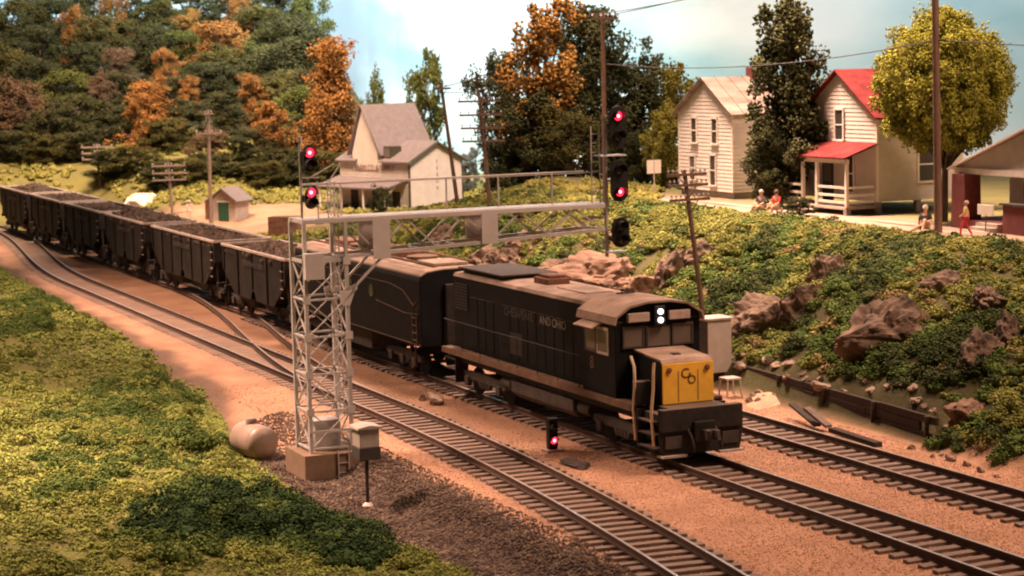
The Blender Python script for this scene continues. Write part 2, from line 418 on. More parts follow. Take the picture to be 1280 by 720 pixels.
def ground_material():
    mt, nt, b = _nt('layout_ground'); L = nt.links.new
    at_ = N(nt, 'ShaderNodeAttribute', attribute_name='zone'); tc = N(nt, 'ShaderNodeTexCoord')
    n1 = N(nt, 'ShaderNodeTexNoise', Scale=7.0, Detail=8.0, Roughness=.75); L(tc.outputs['Object'], n1.inputs['Vector'])
    n2 = N(nt, 'ShaderNodeTexNoise', Scale=.6, Detail=4.0); L(tc.outputs['Object'], n2.inputs['Vector'])
    r = ramp(nt, [(.28, (.70, .68, .66)), (.5, (.98, .97, .96)), (.72, (1.18, 1.17, 1.15))]); L(n1.outputs['Fac'], r.inputs[0])
    r2 = ramp(nt, [(.3, (.8, .78, .76)), (.7, (1.12, 1.12, 1.12))]); L(n2.outputs['Fac'], r2.inputs[0])
    m1 = N(nt, 'ShaderNodeMix', data_type='RGBA', blend_type='MULTIPLY'); m1.inputs[0].default_value = 1; L(at_.outputs['Color'], m1.inputs[6]); L(r.outputs[0], m1.inputs[7])
    m2 = N(nt, 'ShaderNodeMix', data_type='RGBA', blend_type='MULTIPLY'); m2.inputs[0].default_value = 1; L(m1.outputs[2], m2.inputs[6]); L(r2.outputs[0], m2.inputs[7])
    L(m2.outputs[2], b.inputs['Base Color']); b.inputs['Roughness'].default_value = .95; b.inputs['Specular IOR Level'].default_value = .15
    n3 = N(nt, 'ShaderNodeTexNoise', Scale=11.0, Detail=6.0, Roughness=.7); L(tc.outputs['Object'], n3.inputs['Vector'])
    bp = N(nt, 'ShaderNodeBump', Strength=.55, Distance=.09); L(n3.outputs['Fac'], bp.inputs['Height']); L(bp.outputs[0], b.inputs['Normal'])
    return mt
me = fast_mesh('ground', V, T, ground_material())
ca = me.attributes.new('zone', 'FLOAT_COLOR', 'POINT')
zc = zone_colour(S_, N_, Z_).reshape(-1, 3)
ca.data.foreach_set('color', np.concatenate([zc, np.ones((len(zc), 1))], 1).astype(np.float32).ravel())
me.polygons.foreach_set('use_smooth', [True] * len(me.polygons))
go = link(bpy.data.objects.new('ground', me)); tag(go, 'tan ballast and green scenery base of the model railway', 'ground', kind='structure')

# painted sky backdrop: a curved wall behind the scene
def sky_material():
    mt, nt, b = _nt('painted_backdrop'); L = nt.links.new
    tc = N(nt, 'ShaderNodeTexCoord'); mp = N(nt, 'ShaderNodeMapping'); mp.inputs['Scale'].default_value = (.016, .016, .05); L(tc.outputs['Object'], mp.inputs[0])
    mp.inputs['Location'].default_value = (.35, .1, .42)
    n1 = N(nt, 'ShaderNodeTexNoise', Scale=1.7, Detail=5.0, Roughness=.5); L(mp.outputs[0], n1.inputs['Vector'])
    r = ramp(nt, [(.36, (.30, .55, .66)), (.46, (.52, .72, .80)), (.60, (.74, .86, .93))]); L(n1.outputs['Fac'], r.inputs[0])
    # a painted blue-grey cloud bank on the left of the backdrop
    c0_ = aty(436, 62, 242); sv = N(nt, 'ShaderNodeVectorMath', operation='SUBTRACT'); sv.inputs[1].default_value = (c0_.x, c0_.y, c0_.z); L(tc.outputs['Object'], sv.inputs[0])
    sm = N(nt, 'ShaderNodeVectorMath', operation='MULTIPLY'); sm.inputs[1].default_value = (1 / 7.5, 1 / 40, 1 / 11); L(sv.outputs[0], sm.inputs[0])
    ln = N(nt, 'ShaderNodeVectorMath', operation='LENGTH'); L(sm.outputs[0], ln.inputs[0])
    n2 = N(nt, 'ShaderNodeTexNoise', Scale=.16, Detail=4.0); L(tc.outputs['Object'], n2.inputs['Vector'])
    ad = N(nt, 'ShaderNodeMath', operation='MULTIPLY_ADD'); L(n2.outputs['Fac'], ad.inputs[0]); ad.inputs[1].default_value = 1.4; L(ln.outputs['Value'], ad.inputs[2])
    mr = N(nt, 'ShaderNodeMapRange'); mr.inputs[1].default_value = 1.15; mr.inputs[2].default_value = 1.9; mr.inputs[3].default_value = .9; mr.inputs[4].default_value = 0.0; L(ad.outputs[0], mr.inputs[0])
    mx = N(nt, 'ShaderNodeMix', data_type='RGBA'); L(mr.outputs[0], mx.inputs[0]); L(r.outputs[0], mx.inputs[6]); mx.inputs[7].default_value = (.30, .42, .50, 1)
    L(mx.outputs[2], b.inputs['Base Color']); b.inputs['Roughness'].default_value = .9; b.inputs['Specular IOR Level'].default_value = .1
    return mt
mb = MB(); arc = [(-190, 110), (-170, 180), (-130, 232), (-85, 256), (-45, 254), (-15, 228), (8, 188), (28, 155), (46, 128), (60, 95), (66, 50)]
pts = []
for k in range(len(arc) - 1):
    p0, p1, p2, p3 = [Vector(arc[min(max(k + q, 0), len(arc) - 1)]) for q in (-1, 0, 1, 2)]
    for t in np.arange(0, 1, .125):
        pts.append(.5 * (2 * p1 + (p2 - p0) * t + (2 * p0 - 5 * p1 + 4 * p2 - p3) * t * t + (3 * p1 - p0 - 3 * p2 + p3) * t ** 3))
pts.append(Vector(arc[-1]))
for p, q in zip(pts, pts[1:]): mb.quad((p.x, p.y, -12), (q.x, q.y, -12), (q.x, q.y, 75), (p.x, p.y, 75))
sk = mb.build('sky', sky_material(), smooth=False); sk.data.polygons.foreach_set('use_smooth', [True] * len(sk.data.polygons))
tag(sk, 'painted sky backdrop with pale clouds and blue patches', 'backdrop', kind='structure')

# dirt road along the top of the bank
mb = MB(); ss = np.arange(-8, 52, 1.0)
nn = [18.6, 19.4, 20.2, 21.0]
for k in range(len(ss) - 1):
    for q in range(3):
        c4 = [(ss[k], nn[q]), (ss[k + 1], nn[q]), (ss[k + 1], nn[q + 1]), (ss[k], nn[q + 1])]
        mb.quad(*[P(a_, b_ + .25 * math.sin(a_ * .4) * (q != 1), float(terrain(a_, b_)) + .06) for a_, b_ in c4])
tag(mb.build('road', mat('dirt_road', (.27, .195, .14), .95, .2, 1.5, .5), smooth=False), 'tan dirt road along the top of the bank', 'road', kind='structure')

# ------------------------------------------------------------------ tracks
RH, RW = .19, .085                        # rail height, head width
def sweep_rail(line, name, parent):
    prof = [(-.085, -RH), (.085, -RH), (.085, -RH + .03), (.022, -RH + .05), (.022, -.055), (RW / 2, -.045), (RW / 2, 0), (-RW / 2, 0), (-RW / 2, -.045), (-.022, -.055), (-.022, -RH + .05), (-.085, -RH + .03)]
    mb = MB(); k = len(prof); base = None
    for i_, p in enumerate(line):
        d = (line[min(i_ + 1, len(line) - 1)] - line[max(i_ - 1, 0)]); d.z = 0; d.normalize(); r = Vector((d.y, -d.x, 0))
        mb.v += [tuple(p + r * a_ + Vector((0, 0, b_))) for a_, b_ in prof]
    for i_ in range(len(line) - 1):
        for q in range(k):
            q2 = (q + 1) % k; mb.f.append((i_ * k + q, i_ * k + q2, (i_ + 1) * k + q2, (i_ + 1) * k + q)); mb.mi.append(1 if q == 6 else 0)
    mb.f += [tuple(range(k)), tuple((len(line) - 1) * k + q for q in range(k))]; mb.mi += [0, 0]
    return mb.build(name, [M['railside'], M['railtop']], parent)
tie_meshes = []
for k in range(5):
    mb = MB(); L_ = random.uniform(1.28, 1.34); e = [random.uniform(-.012, .012) for _ in range(4)]
    mb.box(-.125, .125, -L_, L_, -.16, 0)
    mb.v = [(x + random.uniform(-.012, .012), y, z + (e[i_ % 4] if z == 0 else 0)) for i_, (x, y, z) in enumerate(mb.v)]
    tie_meshes.append(mb.mesh('tie', M['tie']))
def track(label, nfun, s0, s1, tie0, tie1, group=None):
    t = thing('railway_track', label, 'track')
    ss = np.arange(s0, s1, 1.0)
    for g in (-.76, .76): sweep_rail([P(float(q), float(nfun(q)) + g, 0) for q in ss], 'rail', t)
    q = tie0
    while q < tie1:
        o = link(bpy.data.objects.new('tie', random.choice(tie_meshes)), t)
        n0 = float(nfun(q)); dn = float(nfun(q + .5)) - n0
        o.location = P(q, n0 + random.uniform(-.03, .03), -RH - .004); o.rotation_euler = (random.uniform(-.008, .008), 0, HEAD - math.atan(dn * 2) + random.uniform(-.02, .02))
        q += .585 + random.uniform(-.02, .02)
    return t
track('nearest curved railway track passing behind the signal tower foot', front_n, -26, 112, -24, 112)
track('middle railway track carrying the coal train', lambda s: 0 * s, -26, 114, -24, 44)
track('far railway track beside the timber retaining wall', lambda s: 0 * s + 4.65, -26, 60, -24, 30)
# crossover rails leaving the nearest track towards the train
xo = thing('track_crossover', 'slender crossover rails leaving the nearest track towards the coal train', 'track')
cp = []
for u in np.linspace(0, 1, 26):
    s = 17 + 42 * u; e = u * u * (3 - 2 * u); cp.append((s, float(front_n(s)) * (1 - e) + 0 * e))
for g in (-.76, .76):
    sweep_rail([P(s, n + g, .001 if g > 0 else .002) for s, n in cp], 'rail', xo)
for u in ():
    s = 17 + 42 * u; e = u * u * (3 - 2 * u); n0 = float(front_n(s)) * (1 - e)
    o = link(bpy.data.objects.new('tie', random.choice(tie_meshes)), xo); o.location = P(s, n0, -RH - .03); o.rotation_euler = (0, 0, HEAD + .1)

# ------------------------------------------------------------------ ballast and cinders
def pts3(s, n, dz=0.0):
    x = O2.x + D2.x * s + N2.x * n; y = O2.y + D2.y * s + N2.y * n
    return np.stack([x, y, terrain(s, n) + dz], 1)
def stuff(name, V, T, m_, label, cat):
    o = link(bpy.data.objects.new(name, fast_mesh(name, V, T, m_))); return tag(o, label, cat, kind='stuff')
def clear_of_tracks(s, n):
    ok = np.ones(len(s), bool)
    for c in (front_n(s), 0 * s, 0 * s + 4.65): ok &= np.abs(np.abs(n - c) - .76) > .12
    return ok
n_ = 70000
s = RNG.uniform(-22, 24, n_) ; s = np.where(RNG.random(n_) < .45, RNG.uniform(-22, 6, n_), s); n = RNG.uniform(-8.3, 7.6, n_)
k = clear_of_tracks(s, n) & ~((n < -7.4) & (s < 13)); s, n = s[k], n[k]
V, T = crumbs(pts3(s, n, .0), RNG.uniform(.016, .034, len(s)), RNG, 'oct')
stuff('ballast', V, T, foam('tan_ballast', [(.32, .18, .115), (.42, .245, .16), (.46, .275, .18), (.52, .33, .225)], pscale=1.5), 'fine tan ballast grains spread between the tracks', 'ballast')
n_ = 30000
s = RNG.uniform(-20, 17, n_); n = RNG.uniform(-11.6, -7.0, n_)
k = clear_of_tracks(s, n) & (n < -7.2 + RNG.normal(size=n_) * .35 - .06 * np.clip(s - 8, 0, 20)) & (n > grass_edge(s) - .5); s, n = s[k], n[k]
V, T = crumbs(pts3(s, n, .01), RNG.uniform(.025, .06, len(s)) * np.where(RNG.random(len(s)) < .02, 1.6, 1), RNG, 'oct')
stuff('cinders', V, T, foam('cinder_grains', [(.028, .02, .017), (.06, .043, .036), (.105, .075, .06), (.18, .135, .10), (.30, .25, .17)], pscale=1.2), 'dark cinder gravel between the signal tower and nearest track', 'gravel')

# ------------------------------------------------------------------ ground foam
def blob(px, py, rx, ry, z=-.4):
    """a planted patch: centre and radii on the ground, from where the photo shows it"""
    c = at(px, py, z); rxm = rx * c.y / FPX; rym = ry * c.y * c.y / ((CAMH - z) * FPX); return (c.x, c.y, rxm, rym)
def inblobs(x, y, bl):
    m_ = np.full(len(x), -9.0)
    for (cx, cy, rx, ry) in bl: m_ = np.maximum(m_, 1 - ((x - cx) / rx) ** 2 - ((y - cy) / ry) ** 2)
    return m_
_b = bmesh.new(); bmesh.ops.create_icosphere(_b, subdivisions=2, radius=1); _b.verts.ensure_lookup_table()
ICO = np.array([v.co[:] for v in _b.verts]); ICOF = np.array([[v.index for v in f.verts] for f in _b.faces]); _b.free()
def clumps(c, r, per, size, rng, flat=.75):
    k = len(c); cnt = np.maximum(8, per * (r / .25) ** 1.7).astype(int); idx = np.repeat(np.arange(k), cnt); m2 = len(idx); d = rng.normal(size=(m2, 3)); d /= np.linalg.norm(d, axis=1)[:, None]
    d[:, 2] = np.abs(d[:, 2]) * flat
    pts = c[idx] + d * (r[idx] * rng.uniform(.82, 1.12, m2))[:, None]
    V, T = crumbs(pts, rng.uniform(.6, 1.3, m2) * size, rng)
    C_ = ICO[None] * (r[:, None] * rng.uniform(.55, .86, (k, len(ICO))))[..., None] * np.array([1, 1, flat]) + c[:, None, :]
    T2 = (ICOF[None] + (np.arange(k) * len(ICO))[:, None, None]).reshape(-1, 3)
    return np.concatenate([V, C_.reshape(-1, 3)]), np.concatenate([T, T2 + len(V)])
OL = [(.08, .095, .024), (.145, .18, .042), (.225, .265, .06), (.31, .34, .095)]
MG = [(.032, .055, .013), (.06, .095, .023), (.095, .14, .034), (.15, .19, .05)]
DG = [(.011, .024, .008), (.021, .044, .014), (.037, .07, .022), (.064, .10, .032)]
mOL, mMG, mDG = foam('olive_foam', OL), foam('green_foam', MG), foam('dark_green_foam', DG); mBD = foam('bank_dark_foam', [(.016, .026, .009), (.033, .047, .015), (.056, .072, .023), (.09, .10, .033)]); mBK = foam('bank_olive_foam', [(.065, .073, .018), (.125, .135, .033), (.195, .20, .05), (.28, .27, .075)])
mDRY = foam('dry_foam', [(.09, .065, .03), (.16, .12, .05), (.24, .18, .07), (.30, .23, .09)])
def xy(s, n): return O2.x + D2.x * s + N2.x * n, O2.y + D2.y * s + N2.y * n
# near field
n_ = 150000
s = RNG.uniform(-22, 82, n_); s = np.where(RNG.random(n_) < .6, RNG.uniform(-22, 25, n_), s)
n = grass_edge(s) + .35 - RNG.random(n_) ** 1.15 * 17
x, y = xy(s, n); k = (y > 40) & (x > -.262 * y - 3) ; s, n, x, y = s[k], n[k], x[k], y[k]
bare = fbm(x * .55, y * .55, 41)
k = RNG.random(len(s)) < np.where(bare > .68, .6, 1) * np.clip((grass_edge(s) + .35 - n) * 2 + .15, 0, 1); s, n = s[k], n[k]
x, y = xy(s, n)
lift = .10 * np.clip(fbm(x * 1.7, y * 1.7, 43) - .35, 0, 1) * 3
p = pts3(s, n); p[:, 2] += RNG.random(len(p)) * lift + .01
V, T = crumbs(p, RNG.uniform(.03, .06, len(p)) * np.clip(y / 60, .85, 1.6), RNG)
stuff('grass', V, T, mOL, 'olive yellow turf covering the ground left of the tracks', 'grass')
rg = np.random.default_rng(47); nc = 3600; s = rg.uniform(-20, 80, nc); s = np.where(rg.random(nc) < .5, rg.uniform(-20, 25, nc), s); n = grass_edge(s) - .3 - rg.random(nc) * 15; x, y = xy(s, n)
k = (y > 42) & (x > -.262 * y - 3) & (fbm(x * .8, y * .8, 48) > .47); c = pts3(s[k], n[k])
V, T = clumps(c, rg.uniform(.12, .48, len(c)), 56, .037, rg, .6); stuff('turf_tufts', V, T, foam('tuft_foam', [(.06, .075, .018), (.125, .15, .035), (.215, .235, .06), (.32, .32, .09)], pscale=.9), 'lumpy olive tufts standing on the turf left of the tracks', 'turf')
DKB = [blob(345, 650, 165, 48), blob(430, 690, 90, 30), blob(240, 690, 80, 30), blob(205, 440, 22, 10)]
MDB = [blob(150, 512, 70, 30), blob(230, 495, 70, 22), blob(60, 395, 60, 22), blob(110, 590, 80, 22), blob(200, 560, 110, 16), blob(90, 385, 50, 12), blob(30, 430, 40, 20), blob(250, 470, 60, 16), blob(70, 640, 60, 22), blob(170, 585, 90, 14)]
def near_clumps(nc, blobs, thr, rmin, rmax, per, size, seed, flat=.75):
    rng = np.random.default_rng(seed)
    s = rng.uniform(-20, 80, nc); n = grass_edge(s) - .25 - rng.random(nc) * 16; x, y = xy(s, n)
    m_ = np.maximum(inblobs(x, y, blobs), -1) + 2.6 * (fbm(x * 1.1, y * 1.1, seed) - .5)
    k = (m_ > thr) & (y > 42) & (x > -.262 * y - 3); s, n = s[k], n[k]; c = pts3(s, n)
    return clumps(c, rng.uniform(rmin, rmax, len(c)) ** 1.0, per, size, rng, flat)
V, T = near_clumps(5200, DKB, .30, .14, .66, 60, .04, 51, .95); stuff('bush', V, T, mDG, 'dark green bushy undergrowth in the lower left foreground', 'bushes')
V, T = near_clumps(5600, MDB + DKB, .02, .10, .5, 56, .038, 52); stuff('undergrowth', V, T, mMG, 'mid green weedy clumps scattered over the olive turf at left', 'undergrowth')
# the bank beyond the tracks
def bank_clumps(nc, keep, rmin, rmax, per, size, seed, s0=-16, s1=74, n0=7.6, n1=19.0):
    rng = np.random.default_rng(seed); s = rng.uniform(s0, s1, nc); n = rng.uniform(n0, n1, nc); x, y = xy(s, n)
    k = keep(s, n, x, y, rng); k &= ~((n > 18.3) & (s < 50)) & ~((n < 9.2) & (s > -.2) & (s < 18)); s, n = s[k], n[k]; c = pts3(s, n)
    return clumps(c, rng.uniform(rmin, rmax, len(c)), per, size, rng)
f1 = lambda x, y: fbm(x * .45, y * .45, 61)
up_ = lambda s, n: np.clip((n - 8.5) / 9, 0, 1)
def cls(s, n, x, y):                      # which growth covers a spot: 0 olive, 1 green, 2 dark, 3 dry, 4 bare
    a_ = f1(x, y) + .30 * up_(s, n) - .10; b_ = fbm(x * 1.3, y * 1.3, 67)
    k = np.where(a_ > .47, 0, np.where(a_ > .36, 1, 2)); k = np.where((b_ > .69), 3, k); k = np.where(fbm(x * .6 + 40, y * .6, 69) > .70, 4, k)
    return k
def grow(c): return lambda s, n, x, y, r: (cls(s, n, x, y) == c) | ((r.random(len(s)) < .06) & (c < 3))
for (c_, nm_, m_, r0_, r1_, sz_, lb_, ct_) in ((0, 'grass', mBK, .08, .2, .055, 'olive turf covering the upper bank below the dirt road', 'grass'), (1, 'undergrowth', mMG, .09, .24, .06, 'mid green growth between the rocks of the bank', 'undergrowth'),
                                     (2, 'bush', mDG, .1, .28, .064, 'dark green bushes trailing down the rocky bank', 'bushes'), (3, 'dry_brush', mDRY, .07, .16, .055, 'dry straw coloured tufts on the rocky bank', 'brush')):
    V, T = bank_clumps(8800, grow(c_), r0_ * 1.3, r1_ * 2.0, 36, .046, 62 + c_)
    if c_ == 2:
        pb = onground(1150, 306, 4.4); pc = onground(1085, 345, 2.8); rg = np.random.default_rng(65); c = []
        for q in range(190):
            s1, n1 = SN(pb.lerp(pc, q / 190)); c.append((s1 + rg.normal() * .7, n1 + rg.normal() * .45))
        c = np.array(c); V2, T2 = clumps(pts3(c[:, 0], c[:, 1]), rg.uniform(.14, .36, len(c)), 40, .065, rg)
        V, T = np.concatenate([V, V2]), np.concatenate([T, T2 + len(V)])
    stuff(nm_, V, T, m_ if c_ != 2 else mBD, lb_, ct_)
# far clearing, verge behind the train and along the road
rg = np.random.default_rng(70)
n_ = 16000; x = rg.uniform(-62, 8, n_); y = rg.uniform(104, 183, n_)
s = (x - O2.x) * D2.x + (y - O2.y) * D2.y; n = (x - O2.x) * N2.x + (y - O2.y) * N2.y
k = (((n > 9) | (s > 119)) & ((y > 158) | (s < 84) | (n > 20)) & (fbm(x * .2, y * .2, 71) < .6)); s, n = s[k], n[k]
V, T = clumps(pts3(s, n), rg.uniform(.1, .35, len(s)), 9, .15, rg)
stuff('grass', V, T, foam('bright_turf', [(.08, .078, .02), (.15, .145, .035), (.23, .21, .055), (.30, .26, .07)], pscale=.2), 'bright yellow green turf in the clearing behind the coal train', 'grass')

# ------------------------------------------------------------------ rocks of the bank
def rock_mesh(seed, sub=3, m_=None, rough=.35):
    rg = np.random.default_rng(seed); bm = bmesh.new(); bmesh.ops.create_icosphere(bm, subdivisions=sub, radius=1)
    pl = [(Vector(rg.normal(size=3)).normalized(), rg.uniform(.5, .82)) for _ in range(20)]
    off = Vector(rg.uniform(-50, 50, 3))
    from mathutils import noise as mn
    for v in bm.verts:
        p = v.co.copy()
        for nrm, dd in pl:
            e = p.dot(nrm) - dd
            if e > 0: p -= nrm * e * .92
        p *= 1 + rough * .55 * mn.noise(p * 1.6 + off) + rough * .5 * mn.noise(p * 4.0 + off) + rough * .22 * mn.noise(p * 9 + off) + rough * .12 * mn.noise(p * 21 + off)
        v.co = p
    me = bpy.data.meshes.new('rock'); bm.to_mesh(me); bm.free(); me.materials.append(m_); return me
RK = [rock_mesh(100 + q, 5, M['rock'], .42) for q in range(5)]; RR = [rock_mesh(200 + q, 5, M['rockred'], .4) for q in range(2)]
def outcrop(px, py, wpx, hpx, zg, label, red=False, k=0, rz=0.0, depth=None):
    c = onground(px, py + hpx * .3, zg); ppm = FPX / c.y
    o = link(bpy.data.objects.new('rock', (RR if red else RK)[k % (2 if red else 5)]))
    o.scale = (wpx / ppm * .85, depth or wpx / ppm * .6, hpx / ppm * .92); o.location = c + Vector((0, .22 * wpx / ppm, -hpx / ppm * .04)); o.rotation_euler = (.15 * math.sin(k * 3.1), .2 * math.cos(k * 1.7), rz)
    return tag(o, label, 'rock', 'rocks in the bank')
outcrop(762, 335, 96, 74, 1.5, 'large reddish boulder behind the locomotive roof below the signal mast', True, 0, .3)
outcrop(838, 335, 50, 52, 2, 'dark cracked boulder left of the leaning telegraph pole', False, 1, 1.0)
outcrop(880, 318, 46, 26, 3, 'small flat rock in the turf right of the telegraph pole', False, 2, .4)
outcrop(962, 388, 80, 58, 1.5, 'brown boulder low in the bank above the grey relay cabinet', False, 3, 2.1)
outcrop(1040, 335, 36, 42, 3, 'upright brown rock high in the bank below the porch house', False, 4, .2)
outcrop(1120, 402, 112, 78, 1.8, 'largest brown boulder in the middle of the right bank', False, 0, .5)
outcrop(1185, 352, 40, 30, 3, 'small weathered rock above the largest boulder near the road pole', False, 1, 2.4)
outcrop(1262, 415, 50, 40, 2, 'boulder half covered by turf at the right picture edge', False, 2, 1.2)
outcrop(1215, 510, 64, 40, .5, 'reddish low rock at the bank foot near the far track', True, 1, .9)
outcrop(612, 318, 56, 40, 1.5, 'brown rock under the middle of the signal bridge beam', False, 3, 1.4)
outcrop(694, 338, 56, 34, 1.2, 'dark low rock just behind the locomotive exhaust stack', False, 4, 2.6)
outcrop(560, 298, 40, 26, 1.0, 'tan rock seen through the signal bridge lattice', False, 2, .1)
outcrop(655, 300, 40, 34, 2.0, 'rounded rock behind the second solid plate of the signal bridge', False, 0, 2.0)
outcrop(770, 292, 38, 24, 3.0, 'small rock beneath the lowest signal head', False, 1, .7)
for q, (x_, y_, w_, h_, lb) in enumerate([(1010, 376, 60, 50, 'brown rock face right of the low boulder in the bank'), 
        (1228, 440, 70, 44, 'dark rock face right of the largest boulder near the edge'), (925, 408, 56, 36, 'low rock just above the relay cabinet'), 
        (800, 356, 64, 48, 'rock face right of the large reddish boulder'), (720, 356, 60, 34, 'rock face left of the large reddish boulder'), (1240, 372, 46, 34, 'small rock high in the bank near the picture edge'), (640, 325, 50, 30, 'low rock above the trailing locomotive roof')]):
    outcrop(x_, y_, w_, h_, 2, lb, q % 4 == 3, q + 1, q * .9)

# ================================================================== TRAIN
R90 = math.pi / 2
def wheelset(x, parent, y=.76, r=.46):
    mb = MB()
    for sy in (-1, 1): mb.lathe([(.10, -.07), (r + .04, -.06 * 1), (r + .04, -.02), (r, -.01), (r, .07), (.10, .08)], (x, sy * y, r), 'y', 20)
    mb.tube([(x, -y, r), (x, y, r)], .07, 8)
    return mb.build('wheelset', M['locoblk'], parent, smooth=True)
def truck(parent, cx, wheels, half, yf=1.12, kind='loco'):
    """bogie: side frames with journal boxes and springs, wheelsets under it"""
    t = MB()
    for sy in (-1, 1):
        y0, y1 = (sy * yf - .07, sy * yf + .07)
        t.prism([(cx - half, .62), (cx - half + .1, .82), (cx - .5, .92), (cx + .5, .92), (cx + half - .1, .82), (cx + half, .62), (cx + half - .25, .55), (cx + .55, .58), (cx + .4, .36), (cx - .4, .36), (cx - .55, .58), (cx - half + .25, .55)], 'y', min(y0, y1), max(y0, y1))
        for q in np.arange(-.3, .31, .2): t.tube([(cx + q, sy * (yf + .05), .38), (cx + q, sy * (yf + .05), .62)], .06, 8)
    t.box(cx - .3, cx + .3, -yf, yf, .6, .85)
    o = t.build('truck', M['tank'], parent, bevel=.015)
    for w_ in wheels:
        for sy in (-1, 1): jb = MB(); jb.box(cx + w_ - .17, cx + w_ + .17, sy * (yf + .08) - .09, sy * (yf + .08) + .09, .34, .68); jb.build('journal_box', M['tank'], o, bevel=.03)
    for w_ in wheels: wheelset(cx + w_, o)
    return o
def coupler(parent, x, sgn, z=.87):
    mb = MB(); mb.box(min(x, x + sgn * .5), max(x, x + sgn * .5), -.09, .09, z - .1, z + .1)
    mb.prism([(x + sgn * .45, -.16), (x + sgn * .45, .2), (x + sgn * .75, .2), (x + sgn * .8, .06), (x + sgn * .6, .04), (x + sgn * .6, -.08), (x + sgn * .78, -.14), (x + sgn * .7, -.22)], 'z', z - .15, z + .15)
    return mb.build('coupler', M['tank'], parent, bevel=.02)

